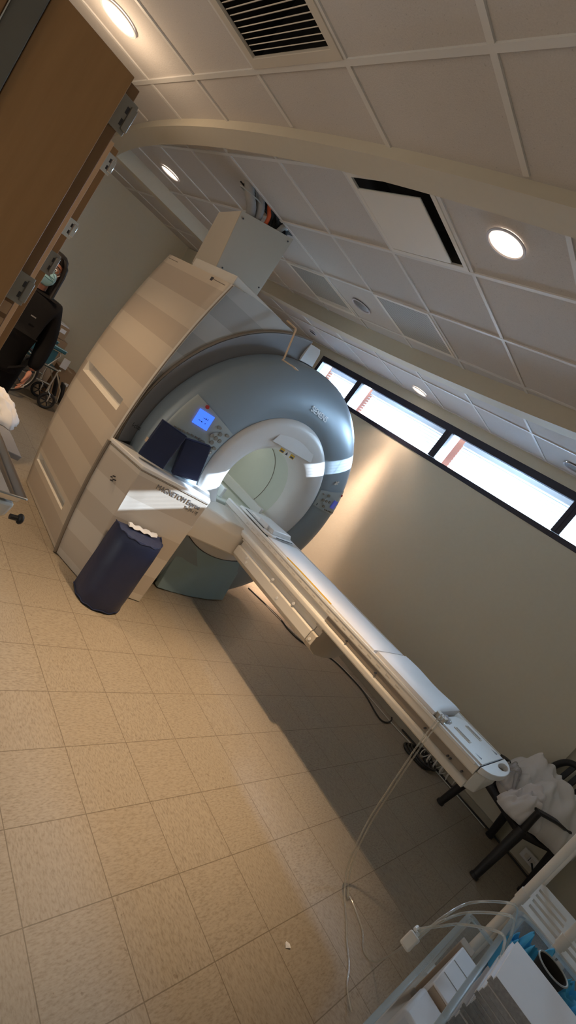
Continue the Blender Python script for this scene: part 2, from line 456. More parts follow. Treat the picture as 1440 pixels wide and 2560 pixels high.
# ------------------------------------------------------------------ windows
MY = [2.86, 2.04, .578, -.885, -2.35]     # mullion centres / ends
struct(MB().bx(XW + .05, XW + .13, -2.02, 2.86, WZ0 - .001, WZ0 + .02).build('trim_window_sill', 'blackm'))
for k in range(4):
    ya, yb = MY[k + 1], MY[k]
    if k == 3: ya = -2.02
    f = MB(); x0, x1 = XW - .006, XW + .055; g = .042; gt = .072
    f.bx(x0, x1, ya, yb, WZ0, WZ0 + .05); f.bx(x0, x1, ya, yb, WZ1 - gt, WZ1)
    f.bx(x0, x1, ya, ya + g + (0 if k < 3 else 0), WZ0 + .055, WZ1 - gt); f.bx(x0, x1, yb - (g if k else .055), yb, WZ0 + .055, WZ1 - gt)
    fr = struct(f.build('window_%d' % (k + 1), 'blackm', bevel=.003))
    MB().bx(XW + .022, XW + .026, ya + .03, yb - .03, WZ0 + .04, WZ1 - .05).build('pane', 'glass', fr)
    # blind outside glass side of the recess
    ypost = yb - .17
    t = thing('venetian_blind', (XW + .115, (ya + ypost) / 2, WZ1), ['white venetian blind in the narrow window pane behind the scanner ring', 'white venetian blind in the window pane right of the scanner ring', 'white venetian blind glowing brightest in the long window pane', 'white venetian blind in the window pane cut off by the photo edge'][k], 'blind', 'blinds in the ribbon window')
    MB().bx(XW + .10, XW + .135, ya + .02, ypost, WZ1 - .075 - .035, WZ1 - .062).build('head_rail', 'white', t, bevel=.003)
    s_ = MB(); z = WZ1 - .125; RR = Matrix.Rotation(-math.radians(29.7), 3, 'Y')
    while z > WZ0 + .04:
        s_.box((XW + .118, (ya + .02 + ypost) / 2, z), (.030, ypost - ya - .02, .0015), RR); z -= .034
    s_.build('slats', 'blind', t)
    MB().bx(XW + .107, XW + .129, ya + .02, ypost, WZ0 + .018, WZ0 + .029).build('bottom_rail', 'white', t, bevel=.002)
    for q in (.12, .5, .88):
        yy = ya + (ypost - ya) * q; MB().tube([(XW + .104, yy, WZ0 + .025), (XW + .104, yy, WZ1 - .1)], .0012, 5).build('ladder_cord', 'white', t)
    if k < 3: tag(MB().bx(XW + .22, XW + .38, yb - .115, yb - .03, WZ0 - .6, WZ1 + .4).build('brick_pillar', 'brick'), ['red brick post outside the narrow window pane behind the ring', 'red brick post outside the window pane right of the ring', 'red brick post outside the long bright window pane', 'red brick post outside the window pane at the photo edge'][k], 'pillar', 'brick posts outside the windows')

# ------------------------------------------------------------------ daylight
wd = bpy.data.worlds.new('world'); SC.world = wd; wd.use_nodes = True
bg = wd.node_tree.nodes['Background']; bg.inputs[0].default_value = (.66, .82, 1., 1); bg.inputs[1].default_value = 6.
def sun(name, d, e, col, ang):
    l = bpy.data.lights.new(name, 'SUN'); l.energy = e; l.color = col; l.angle = ang
    o = bpy.data.objects.new(name, l); COL.objects.link(o)
    o.rotation_euler = Vector(d).to_track_quat('-Z', 'Y').to_euler(); return o
struct(MB().bx(3.85, 4.5, -4, 5, 2.885, 2.95).build('shading_eave', 'white'))  # unseen eave added to keep sun off the upper window
sun('sun', (-1, .50, -.57), 17., (.76, .88, 1.), .006)
for k in range(4):
    ya, yb = MY[k + 1], MY[k]
    if k == 3: ya = -2.02
    l = bpy.data.lights.new('window_sky', 'AREA'); l.shape = 'RECTANGLE'; l.size = yb - ya - .1; l.size_y = .32; l.energy = 92. * (yb - ya); l.color = (.55, .78, 1.)
    o = bpy.data.objects.new('window_sky', l); COL.objects.link(o); o.location = (XW + .5, (ya + yb) / 2, 2.72)
    o.rotation_euler = Vector((-1, 0, -.55)).to_track_quat('-Z', 'X').to_euler()

# ------------------------------------------------------------------ downlights
def downlight(x, y, z, on, label, power, grp, col=(1, .70, .42), blend=1., cone=95):
    t = thing('downlight', (x, y, z), label, 'ceiling light', grp)
    rg = []
    for rr, zz in ((.100, z - .001), (.098, z - .006), (.088, z - .006), (.085, z + .002)):
        rg.append([(x + rr * math.cos(2 * PI * i / 40), y + rr * math.sin(2 * PI * i / 40), zz) for i in range(40)])
    MB().loft(rg, True, False).build('trim_ring', 'trimring', t, smooth=40)
    rg = []
    for rr, zz in ((.086, z + .0), (.080, z + .05), (.066, z + .10), (.045, z + .13), (.02, z + .14)):
        rg.append([(x + rr * math.cos(2 * PI * i / 40), y + rr * math.sin(2 * PI * i / 40), zz) for i in range(40)])
    MB().loft(rg, True, True).build('reflector', M['silver_on'] if on else M['silveroff'], t, smooth=60)
    MB().sphere((x, y, z + .075), .032, 14, 10, (1, 1, 1.25)).build('bulb', 'bulb' if on else 'silveroff', t, smooth=80)
    if on:
        l = bpy.data.lights.new('downlight_lamp', 'SPOT'); l.energy = power; l.color = col; l.spot_size = math.radians(cone); l.spot_blend = blend; l.shadow_soft_size = .05
        o = bpy.data.objects.new('downlight_lamp', l); COL.objects.link(o); o.location = (x, y, z - .012)
M['silver_on'] = mat('downlight_reflector_lit', (.85, .80, .74), .3, metal=.4, var=.02, emit=(1., .80, .62), estr=1.5)
G = 'round recessed ceiling lights'
downlight(-.385, 1.10, ZO, True, 'lit round ceiling light above the brown door, largest in the photo', 120, G, cone=104)
downlight(.845, 2.965, ZI, True, 'lit round ceiling light near the far left end of the raised ceiling', 70, G, cone=110)
downlight(.842, -.757, ZI, True, 'lit round ceiling light beside the dropped square ceiling diffuser', 290, G, cone=66)
downlight(2.08, 1.125, ZI, False, 'unlit grey round ceiling light between the two perforated grilles', 0, G)
downlight(3.42, 1.05, ZO, True, 'lit round ceiling light in the ceiling strip above the window', 170, G, (1, .68, .48), 1., 44)
downlight(3.35, -.76, ZO, False, 'unlit round ceiling light at the right photo edge over the window', 0, G)
def area(name, loc, d, sx, sy, e, col):
    l = bpy.data.lights.new(name, 'AREA'); l.shape = 'RECTANGLE'; l.size = sx; l.size_y = sy; l.energy = e; l.color = col
    o = bpy.data.objects.new(name, l); COL.objects.link(o); o.location = loc; o.rotation_euler = Vector(d).to_track_quat('-Z', 'Y').to_euler(); return o
area('room_fill', (-1.9, -.4, 1.45), (1, .2, .42), 1.6, 1.6, 12, (1, .87, .73))  # added soft warm fill for walls and scanner, not a fixture
area('rear_fill', (-1.6, -2.9, 1.2), (.35, .6, .75), 1.2, 1.0, 2, (1, .86, .72))  # second added fill, weak, behind the camera; no corridor is modelled
for e_, cn, nm in ((60, 100, 'wall_wash_lamp'), (850, 30, 'wall_beam_lamp')):
    l = bpy.data.lights.new(nm, 'SPOT'); l.energy = e_; l.color = (1, .70, .50); l.spot_size = math.radians(cn); l.spot_blend = 1.; l.shadow_soft_size = .08
    o = bpy.data.objects.new(nm, l); COL.objects.link(o); o.location = (3.42, 1.05, ZO - .015)
l = bpy.data.lights.new('ceiling_fill', 'POINT'); l.energy = 5.; l.color = (1, .74, .5); l.shadow_soft_size = .06  # added point fill under the near downlight, brightens the ceiling around it
o = bpy.data.objects.new('ceiling_fill', l); COL.objects.link(o); o.location = (-.385, 1.10, ZO - .22)
l = bpy.data.lights.new('bore_lamp', 'POINT'); l.energy = .9; l.color = (1, .97, .88); l.shadow_soft_size = .08
o = bpy.data.objects.new('bore_lamp', l); COL.objects.link(o); o.location = (1.74, 1.15, 1.30)
SC.view_settings.view_transform = 'Standard'
SC.view_settings.look = 'None'
SC.view_settings.exposure = .16
# ------------------------------------------------------------------ MRI scanner
AX = 1.77
def xs(z): return .549 + .116 * ((z - 1.07) / 1.06) ** 2
mri = thing('mri_scanner', (1.77, .6, 0), 'large cream and grey-blue MRI scanner with round open bore', 'MRI scanner')
# side panel with two grip slots
SL = [(1.04, 1.127, .78, 1.55), (.235, .306, .80, 1.56)]
zs = sorted(set([round(.004 + .1 * k, 4) for k in range(22)] + [2.115] + [v for s_ in SL for v in s_[:2]]))
zs = [z for z in zs if not any(s_[0] < z < s_[1] for s_ in SL)]
ys = sorted(set([.655, 1.0, 1.3, 1.615] + [v for s_ in SL for v in s_[2:]]))
m_ = MB()
for i in range(len(zs) - 1):
    for j in range(len(ys) - 1):
        z0, z1, y0, y1 = zs[i], zs[i + 1], ys[j], ys[j + 1]
        if any(s_[0] <= z0 and z1 <= s_[1] and s_[2] <= y0 and y1 <= s_[3] for s_ in SL): continue
        m_.add([(xs(z0), y0, z0), (xs(z0), y1, z0), (xs(z1), y1, z1), (xs(z1), y0, z1)], [(0, 1, 2, 3)])
for i in range(len(zs) - 1):          # returned front and rear edges, top lip
    z0, z1 = zs[i], zs[i + 1]
    m_.add([(xs(z0), .655, z0), (xs(z1), .655, z1), (xs(z1) + .02, .645, z1), (xs(z0) + .02, .645, z0)], [(0, 1, 2, 3)], 1)
    m_.add([(xs(z0), 1.615, z0), (xs(z1), 1.615, z1), (xs(z1) + .06, 1.63, z1), (xs(z0) + .06, 1.63, z0)], [(0, 1, 2, 3)], 1)
zt = zs[-1]; m_.add([(xs(zt), .655, zt), (xs(zt), 1.615, zt), (xs(zt) + .12, 1.615, zt + .02), (xs(zt) + .12, .655, zt + .02)], [(0, 1, 2, 3)], 1)
bmw = m_.build('side_panel', ['banded', 'cream'], mri, smooth=25)
bmh = bmesh.new(); bmh.from_mesh(bmw.data); bmesh.ops.remove_doubles(bmh, verts=bmh.verts, dist=1e-5); bmesh.ops.recalc_face_normals(bmh, faces=bmh.faces); bmh.to_mesh(bmw.data); bmh.free()
for (z0, z1, y0, y1) in SL:
    g = MB(); xa, xb, d = xs(z0), xs(z1), .06; zm = z0 + (z1 - z0) * .42
    g.add([(xa, y0, z0), (xa, y1, z0), (xb, y1, z1), (xb, y0, z1), (xa + d, y0 + .03, zm), (xa + d, y1 - .012, zm), (xb + d, y1 - .012, z1), (xb + d, y0 + .03, z1)],
          [(0, 1, 5, 4), (1, 2, 6, 5), (4, 5, 6, 7), (0, 4, 7, 3), (2, 3, 7, 6)])
    g.build('grip_slot', 'cream', mri)
# thin dark groove around the panel
g = MB(); g.tube([(xs(z) + .013, .648, z) for z in [.01 + .105 * k for k in range(21)]], .004, 6); g.build('panel_seam', 'groove', mri)
MB().tube([(xs(2.09) - .001, .70, 2.088), (xs(2.09) - .001, .86, 2.090)], .003, 5).build('panel_seam', 'groove', mri)
MB().tube([(xs(2.09) - .001, 1.42, 2.086), (xs(2.09) - .001, 1.58, 2.086)], .003, 5).build('panel_seam', 'groove', mri)
MB().bx(xs(2.09) - .003, xs(2.09) + .02, .865, .895, 2.07, 2.10).build('latch', 'ink', mri)
# raised lid behind the panel top
MB().bx(.722, 1.20, .75, 1.36, 2.10, 2.193).build('roof_lid', 'cream', mri, bevel=.006)
# body shell: roof, right flank and back
prof = [(xs(z) + .03, z) for z in (.0, .4, .8, 1.2, 1.6, 2.0, 2.105)] + [(.86, 2.15), (1.2, 2.165), (1.5, 2.13), (1.9, 2.02), (2.2, 1.82), (2.4, 1.5), (2.5, 1.05), (2.48, .5), (2.4, .0)]
MB().loft([[(x, .70, z) for x, z in prof], [(x, 1.5, z) for x, z in prof], [(AX + (x - AX) * .93, 1.66, 1.0 + (z - 1.0) * .96 if z > .01 else 0) for x, z in prof]], False, False).build('rear_shell', 'cream', mri, smooth=40)
MB().add([(AX + (x - AX) * .93, 1.66, 1.0 + (z - 1.0) * .96 if z > .01 else 0) for x, z in prof], [tuple(range(len(prof)))]).build('rear_cover', 'cream', mri)
# front panel (banded) left and above the ring
RC_, CZc = 1.18, 1.08
fp = [(xs(z) + .018, z) for z in (.88, 1.0, 1.2, 1.4, 1.6, 1.8, 2.0, 2.115)] + [(.86, 2.155), (1.044, 2.172), (1.25, 2.178), (1.42, 2.17)]
arc = [(AX + (RC_ - .02) * math.cos(a), CZc + (RC_ - .02) * math.sin(a)) for a in [math.radians(106 + (190 - 106) * k / 30) for k in range(31)]]
arc = [(max(x, xs(max(z, 0)) + .05), z) for x, z in arc]
MB().add([(x, .672 + .0, z) for x, z in fp + arc], [tuple(range(len(fp) + len(arc)))]).build('front_panel', 'frontband', mri)
# crescent recess
def sector(a0, a1, prf, n, c=(AX, CZc)):
    rows = []
    for k in range(n + 1):
        a = math.radians(a0 + (a1 - a0) * k / n)
        rows.append([(c[0] + r_ * math.cos(a), y, c[1] + r_ * math.sin(a)) for r_, y in prf])
    return rows
MB().loft(sector(105, 189, [(1.0, .715), (1.05, .712), (1.10, .695), (1.14, .675), (1.165, .660), (1.18, .655), (1.182, .675)], 44), False, False).build('recessed_band', 'recess', mri, smooth=60)
MB().loft(sector(105, 190, [(1.182, .66), (1.188, .655), (1.196, .66), (1.197, .674)], 44), False, False).build('band_edge', 'groove', mri, smooth=60)
MB().loft(sector(97, 105, [(1.02, .75), (1.02, .70), (1.13, .70), (1.16, .72), (1.16, .95)], 6), False, False).build('band_cap', 'white', mri, smooth=40)
MB().loft(sector(104.9, 105, [(1.02, .70), (1.18, .655), (1.18, .80), (1.02, .80)], 1), True, True).build('band_end', 'white', mri)
# front ring
RP = [(.605, .474), (.615, .466), (.70, .458), (.80, .462), (.90, .478), (.98, .503), (1.03, .53), (1.055, .556), (1.062, .59), (1.062, .70)]
def rcz(r_): return 1.10 - .07 * max(0, min(1, (r_ - .605) / .455))
def ry(r_):
    for (a, ya), (b_, yb) in zip(RP[:-2], RP[1:-1]):
        if a <= r_ <= b_: return ya + (yb - ya) * (r_ - a) / (b_ - a)
    return RP[-3][1]
def rpt(r_, deg, off=0.):
    a = math.radians(deg); return (AX + r_ * math.cos(a), ry(r_) - off, max(.0, rcz(r_) + r_ * math.sin(a)))
rings = [[(AX + r_ * math.cos(2 * PI * i / 128), y, max(.006, rcz(r_) + r_ * math.sin(2 * PI * i / 128))) for i in range(128)] for r_, y in RP]
MB().loft(rings, True, False).build('front_ring', 'ring', mri, smooth=40)
# lower teal covers
bz = lambda x: 1.174 - math.sqrt(max(0, .766 ** 2 - (x - 1.79) ** 2))
up = [(x, bz(x)) for x in [1.40 + .7 * k / 14 for k in range(15)]]
lo = [(1.40 + .05, .012), (1.6, .005), (1.8, .004), (2.0, .01), (2.18, .03)]
fl = [(x, .468 - .02 * math.sin((x - 1.4) / .78 * PI) + .0, z) for x, z in up + lo[::-1]]
MB().prism(fl, (0, .05, 0)).build('lower_flap', 'teal', mri, bevel=.004)
bib = [(1.79 + .766 * math.cos(math.radians(a)), 1.174 + .766 * math.sin(math.radians(a))) for a in [212 + 116 * k / 28 for k in range(29)]]
MB().prism([(x, .456, z) for x, z in bib], (0, .02, 0)).build('lower_bib', 'white', mri)
MB().tube([(x, .455, z) for x, z in bib], .004, 6).build('bib_seam', 'ink', mri)
# funnel and bore
FR = [(.607, .470, 1.10), (.60, .456, 1.10), (.56, .449, 1.095), (.50, .448, 1.085), (.44, .458, 1.075), (.395, .485, 1.067), (.365, .53, 1.062), (.352, .60, 1.06)]
rings = [[(AX + r_ * math.cos(2 * PI * i / 96), y, cz + r_ * math.sin(2 * PI * i / 96)) for i in range(96)] for r_, y, cz in FR]
MB().loft(rings, True, False).build('bore_funnel', 'white', mri, smooth=60)
rings = [[(AX + .352 * math.cos(2 * PI * i / 96), y, 1.06 + .352 * math.sin(2 * PI * i / 96)) for i in range(96)] for y in (.60, .9, 1.3, 1.655)]
MB().loft(rings, True, False).build('bore_liner', 'bore', mri, smooth=60)
MB().tube([(AX + .349 * math.cos(2 * PI * i / 64), .80, 1.06 + .349 * math.sin(2 * PI * i / 64)) for i in range(65)], .0025, 5, False).build('bore_seam', 'groove', mri)
MB().bx(AX - .26, AX + .26, .56, 1.6, .80, .845).build('bore_floor', 'bore', mri, bevel=.01)
MB().bx(AX + .175, AX + .205, .52, 1.5, .86, .935).build('bore_rail', 'white', mri, bevel=.004)
MB().bx(AX - .205, AX - .175, .62, 1.5, .845, .93).build('bore_rail', 'white', mri, bevel=.004)
# laser cover ridge, warning stickers
MB().add([(1.52, .440, 1.462), (2.01, .440, 1.484), (1.98, .449, 1.56), (1.80, .450, 1.60), (1.55, .449, 1.54), (1.52, .452, 1.462), (2.01, .452, 1.484)], [(0, 1, 2, 3, 4), (0, 1, 6, 5)]).build('laser_cover', 'white', mri, smooth=50)
for x0, w_ in ((1.635, .05), (1.765, .05)):
    st = MB().bx(x0, x0 + w_, .4415, .444, 1.425, 1.458).build('warning_sticker', 'amber', mri)
    MB().bx(x0 + .006, x0 + w_ - .006, .4405, .442, 1.43, 1.442).build('sticker_print', 'ink', mri)
MB().add([(1.705, .4415, 1.428), (1.735, .4415, 1.428), (1.72, .4415, 1.455)], [(0, 1, 2)]).build('warning_triangle', 'ink', mri)
# control panels
def ctl(a0, a1, screen_deg, lit, mir):
    rows = []
    for k in range(13):
        a = a0 + (a1 - a0) * k / 12
        rows.append([rpt(r_, a, o_) for r_, o_ in ((.628, .0), (.63, .009), (.75, .010), (.85, .010), (.95, .010), (1.02, .008), (1.03, 0.))])
    p = MB().loft(rows, False, False).build('control_panel', 'panelgrey', mri, smooth=60)
    def quad(rc, ac, w_, h_, m_, off=.013, nm='button', th=.004, round_=0):
        c = Vector(rpt(rc, ac)); e = Vector(rpt(rc + .02, ac)); tx = Vector((1, 0, 0)); n = Vector((0, -1, 0))
        a2 = Vector(rpt(rc + .03, ac)) - Vector(rpt(rc - .03, ac)); k_ = a2.y / math.hypot(a2.x, a2.z)
        q = Vector((math.cos(math.radians(ac)), 0, math.sin(math.radians(ac)))); n = Vector((-q.x * -k_, -1, -q.z * -k_)).normalized()
        ux = (Vector((1, 0, 0)) - n * n.x).normalized(); uz = n.cross(ux) * -1
        c2 = c + n * off
        if round_:
            return MB().loft([[c2 + ux * w_ / 2 * math.cos(2 * PI * i / 20) + uz * h_ / 2 * math.sin(2 * PI * i / 20) + n * d_ for i in range(20)] for d_ in (-.006, th)], True, True).build(nm, m_, p, smooth=50)
        return MB().loft([[c2 + ux * sx_ * w_ / 2 + uz * sz_ * h_ / 2 + n * d_ for sx_, sz_ in ((-1, -1), (1, -1), (1, 1), (-1, 1))] for d_ in (-.006, th)], True, True).build(nm, m_, p, bevel=.0015)
    if mir:
        sc_ = quad(.905, 14.5, .078, .082, 'lcddim', nm='screen')
        for da, dr in ((0, 0), (4.2, 0), (-4.2, 0), (0, .05), (0, -.05)): quad(.75 + dr, 15.5 + da, .034, .026, 'greymetal', .014, round_=1)
        quad(.75, 15.5, .075, .075, 'panelgrey', .012, 'button_pad', .002, 1)
        quad(.985, 20.5, .02, .02, 'red', round_=1)
        for k in range(6): quad(.80 + .035 * k, 9.6, .016, .012, 'greymetal', .012)
        quad(.66, 10.5, .006, .02, 'ink', .011, 'mark', .001); quad(.672, 20, .018, .014, 'greymetal', round_=1)
    else:
        quad(.885, 162.5, .118, .105, 'lcd', nm='screen')
        for k, (dx, dz, w_, h_) in enumerate(((.0, .012, .05, .006), (.01, .012, .012, .02), (.022, .012, .010, .02), (-.02, -.012, .03, .006), (.0, -.018, .022, .01), (.03, -.022, .012, .012))):
            quad(.885 - dx * .9, 162.5 + (-dx * .3 - dz) / .885 * 57, w_ * .5, h_ * .6, 'lcdink', .018, 'screen_mark', .0008)
        quad(.935, 157.6 + 0.0, .026, .026, 'red', .014, round_=1)
        quad(.715, 165.5, .085, .085, 'panelgrey', .012, 'button_pad', .003, 1)
        for da, dr in ((0, 0), (0, .04), (0, -.04), (3.2, 0), (-3.2, 0)): quad(.715 + dr, 165.5 + da, .03, .03, 'greymetal', .016, round_=1)
        for da, dr in ((5.5, -.055), (-5.5, -.055), (5.5, .055), (-5.5, .045)): quad(.715 + dr, 165.5 + da, .036, .022, 'greymetal', .013, round_=1)
        for k in range(7): quad(.80 + .03 * k, 170.5 + k * .2, .018, .012, 'greymetal', .012)
        quad(.665, 174.3, .03, .026, 'greymetal', .012, round_=1); quad(.665, 174.3, .014, .012, 'white', .018, 'mark', .001, 1)
    return p
ctl(156.8, 177, 0, True, False); ctl(8.3, 22.8, 0, False, True)
# small white cross hook on ring
h_ = Vector(rpt(.80, 29.5, .008))
MB().box(h_, (.012, .012, .05), Matrix.Rotation(.5, 3, 'Y')).box(h_, (.036, .012, .012), Matrix.Rotation(.5, 3, 'Y')).build('coat_hook', 'white', mri, bevel=.002)
text('brand_lettering', 'SIEMENS', .062, (1.77, .4525, 1.812), (1, 0, .0), (0, .06, 1), 'letterwhite', mri, off=.001, align='CENTER', sx=.93, bold=.0010)
text('class_lettering', 'I-class', .046, (.643, .684, 1.015), (1, 0, 0), (0, 0, 1), 'ink', mri, off=.004, sx=.66)
# side pod (console) with bulging cheek
def podring(z):
    dx = xs(z) - xs(0); f = min(1, z / .9)
    return [(xs(z) + .002, .648, z), (xs(z) - .004, .63, z), (.763 - .093 * math.sin(f * PI / 2), .338 + .008 * f, z), (1.185, .233 + .0 * f, z), (1.40, .60, z), (1.2, .70, z), (.80, .68, z)]
MB().loft([podring(z) for z in (.004, .15, .3, .45, .6, .75, .868)], True, True).build('side_console', 'podband', mri, bevel=.006)
rt = [podring(.885), podring(.905)]
sh = lambda R_, z, k: [(x + (AX - .8 - x) * k, y + (.5 - y) * k, z) for x, y, _ in R_]
MB().loft([sh(podring(.87), .872, .004), sh(podring(.88), .884, -.002), sh(podring(.9), .900, .004)], True, True).build('console_top', 'white', mri, bevel=.005)
rg_ = podring(.87); MB().tube([rg_[1], rg_[2], rg_[3]], .0035, 6).build('console_seam', 'groove', mri)
MB().tube([(xs(z) - .008, .632 - .0, z) for z in (.01, .2, .4, .6, .8, .88)], .014, 8).build('console_groove', 'groove', mri)
tx_ = (.52, -.113, 0)
def onpod(x, z): return (x, .233 + (1.185 - x) * .2172 - .0, z)
text('model_lettering', 'MAGNETOM', .050, onpod(.812, .806), tx_, (0, 0, 1), 'inkgrey', mri, off=.0012, sx=.80)
text('model_lettering', 'Espree', .050, onpod(1.045, .806), tx_, (0, 0, 1), 'inkgrey', mri, off=.0012, sx=.76, bold=.0003)
text('model_lettering', 'Tim [76 x 18]', .031, onpod(1.050, .770), tx_, (0, 0, 1), 'inkgrey', mri, off=.0012, sx=.62)
for k, (dy, dz) in enumerate(((0, 0), (.016, .016), (-.016, .016), (0, .032))):
    MB().cyl((xs(.6) + .035, .47 + dy, .69 + dz), .004, .03, 10, 'x').build('vent_hole', 'ink', mri)
# dock fairing between console and table arm
MB().loft([[(1.17, .30, .58), (1.17, .30, .76), (1.22, .34, .83), (1.22, .50, .84), (1.17, .52, .58)], [(1.45, .20, .60), (1.45, .18, .76), (1.45, .22, .82), (1.45, .50, .84), (1.45, .52, .56)], [(1.66, .16, .60), (1.66, .15, .76), (1.66, .19, .82), (1.66, .50, .84), (1.66, .52, .54)], [(2.0, .16, .60), (2.0, .15, .76), (2.0, .19, .82), (2.0, .50, .84), (2.0, .52, .54)]], True, True).build('dock_fairing', 'cream', mri, bevel=.012)
MB().loft([[(2.0, .46, .84), (2.28, .46, .80), (2.34, .47, .84)], [(2.0, .30, .84), (2.1, .36, .80), (2.2, .40, .84)]], True, True).build('table_wing', 'white', mri)

# peach strap hanging over the ring top
hs = [(1.121, .60, 2.186), (1.155, .58, 2.185), (1.195, .57, 2.184), (1.20, .56, 2.175), (1.185, .47, 1.968), (1.178, .465, 1.955), (1.26, .43, 1.965), (1.315, .44, 1.965)]

# ------------------------------------------------------------------ patient table
tb = thing('patient_table', (1.78, -.7, .56), 'long narrow cream patient table reaching out of the scanner bore', 'patient table')
sec = [(1.575, .805), (1.57, .80), (1.57, .756), (1.592, .748), (1.592, .716), (1.57, .706), (1.57, .640), (1.60, .612), (1.682, .574), (1.80, .562), (1.94, .567), (2.03, .63), (2.03, .80), (2.02, .805)]
MB().loft([[(x, y, z) for x, z in sec] for y in (-.772, .145)], True, True).build('support_arm', 'cream', tb, bevel=.004)
MB().loft([[(x, y, z) for x, z in sec] for y in (-.83, -.776)], True, True).build('arm_end_cap', 'beige', tb, bevel=.003)
MB().bx(1.566, 1.60, -.82, .25, .800, .811).build('arm_lip', 'white', tb, bevel=.003)
for y, z in ((-.80, .665), (-.42, .672), (-.30, .735), (-.02, .665), (-.0, .69), (-.55, .735)):
    MB().cyl((1.566, y, z), .010, .012, 12, 'x').build('arm_screw', 'white', tb, smooth=40)
# sliding tabletop
TX = 1.785
half = [(.0, .880), (.165, .884), (.190, .902), (.216, .903), (.222, .898), (.222, .858), (.216, .852), (.205, .850), (.205, .812), (.222, .806), (.226, .80), (.224, .776), (.216, .768), (.0, .768)]
tsec = [(TX - a, z) for a, z in half] + [(TX + a, z) for a, z in half[::-1][1:-1]]
MB().loft([[(x, y, z) for x, z in tsec] for y in (-1.90, -1.2, -.4, .52)], True, True).build('tabletop', 'cream', tb, bevel=.002, seg=1)
for sx in (-1, 1):
    MB().bx(TX + sx * .222 - .004, TX + sx * .222 + .004, -1.88, .5, .893, .907).build('side_rail', 'white', tb, bevel=.002)
    MB().bx(TX + sx * .208 - .003, TX + sx * .208 + .003, -1.90, -.80, .814, .850).build('rail_groove', 'groove', tb)
for k in range(22):      # printed scale marks on near rail
    y = .20 - .075 * k
    MB().bx(TX - .2235, TX - .2215, y - .001, y + .001, .866, .880).bx(TX - .2235, TX - .2215, y - .03, y - .006, .872, .876).build('scale_mark', 'beige', tb)
# end plate with sockets and grab handle
yE = -1.62
ep = [(TX - .17, -1.62), (TX - .17, -1.90), (TX + .20, -1.90), (TX + .20, -1.66), (TX + .10, -1.62)]
MB().prism([(x, y, .884) for x, y in ep], (0, 0, .022)).build('end_plate', 'white', tb, bevel=.004)
nose = []
for k in range(17):
    a = PI + PI * k / 16; nose.append((TX + .215 * math.cos(a) * 1., -1.905 + .075 * math.sin(a)))
hole = [(TX + .075 + .07 * math.cos(2 * PI * k / 20), -1.940 + .021 * math.sin(2 * PI * k / 20)) for k in range(20)]
bm = bmesh.new(); es = []
for P in (nose, hole):
    vs = [bm.verts.new((x, y, .908)) for x, y in P]; es += [bm.edges.new((vs[i], vs[(i + 1) % len(vs)])) for i in range(len(vs))]
bmesh.ops.triangle_fill(bm, use_beauty=True, use_dissolve=True, edges=es)
ex = bmesh.ops.extrude_face_region(bm, geom=list(bm.faces)); bmesh.ops.translate(bm, verts=[v for v in ex['geom'] if isinstance(v, bmesh.types.BMVert)], vec=(0, 0, -.03))
bmesh.ops.recalc_face_normals(bm, faces=bm.faces); me = bpy.data.meshes.new('grab_handle'); bm.to_mesh(me); bm.free(); me.materials.append(M['white'])
o = bpy.data.objects.new('grab_handle', me); COL.objects.link(o); attach(o, tb); md = o.modifiers.new('b', 'BEVEL'); md.width = .006; md.segments = 3; md.limit_method = 'ANGLE'; me.shade_smooth(); me.set_sharp_from_angle(angle=.7)
MB().loft([[(TX - .215, -1.90, z), (TX + .215, -1.90, z), (TX + .16, -1.945, z), (TX - .16, -1.945, z)] for z in (.776, .876)], True, True).build('end_block', 'cream', tb, bevel=.008)
MB().bx(TX - .20, TX + .20, -1.9022, -1.8998, .890, .9072).build('end_seam', 'blackm', tb)
for x_, y_ in ((TX - .06, -1.735), (TX + .125, -1.735)):
    s0 = MB().bx(x_ - .016, x_ + .016, y_ - .05, y_ + .05, .900, .9105).build('coil_socket', 'cream', tb, bevel=.002)
    MB().bx(x_ - .009, x_ + .009, y_ - .043, y_ + .043, .909, .9115).build('socket_slot', 'groove', s0)
for x_ in (TX - .115, TX + .165):
    MB().add([(x_ - .008, -1.875, .9075), (x_ + .012, -1.872, .9075), (x_ - .006, -1.835, .9075)], [(0, 1, 2)]).build('arrow_mark', 'inkgrey', tb)
MB().bx(TX - .19, TX - .10, -1.66, -1.56, .886, .900).build('socket_well', 'groove', tb)
MB().bx(TX - .165, TX - .115, -1.655, -1.57, .890, .925).build('coil_plug', 'beige', tb, bevel=.004)
for y_ in (-1.86, -1.79, -1.775, -1.62, -1.25, -1.0):
    MB().cyl((TX - .228, y_, .826 if y_ < -1.7 else .834), .005, .02, 10, 'x').build('rail_screw', 'ink', tb)
# coil base near the bore
cb = thing('head_coil_base', (1.68, .13, .90), 'flat white coil base plate lying on the table at the bore mouth', 'coil')
MB().prism([(1.60, .40, .905), (1.60, .03, .905), (1.64, -.02, .905), (1.93, .01, .905), (1.95, .40, .905)], (0, 0, .018)).build('base_plate', 'white', cb, bevel=.004)
MB().loft([[(1.66, .02, .922), (1.92, .05, .922), (1.92, .36, .922), (1.66, .33, .922)], [(1.665, .035, .955), (1.91, .065, .955), (1.90, .34, .940), (1.67, .31, .940)]], True, True).build('raised_block', 'white', cb, bevel=.006)
MB().bx(1.64, 1.655, .08, .19, .922, .96).build('clip', 'white', cb, bevel=.003)
MB().bx(1.612, 1.624, .08, .34, .9235, .9255).build('slot', 'ink', cb)
MB().box((1.78, -.012, .926), (.22, .008, .003), Matrix.Rotation(.1, 3, 'Z')).build('slot', 'ink', cb)
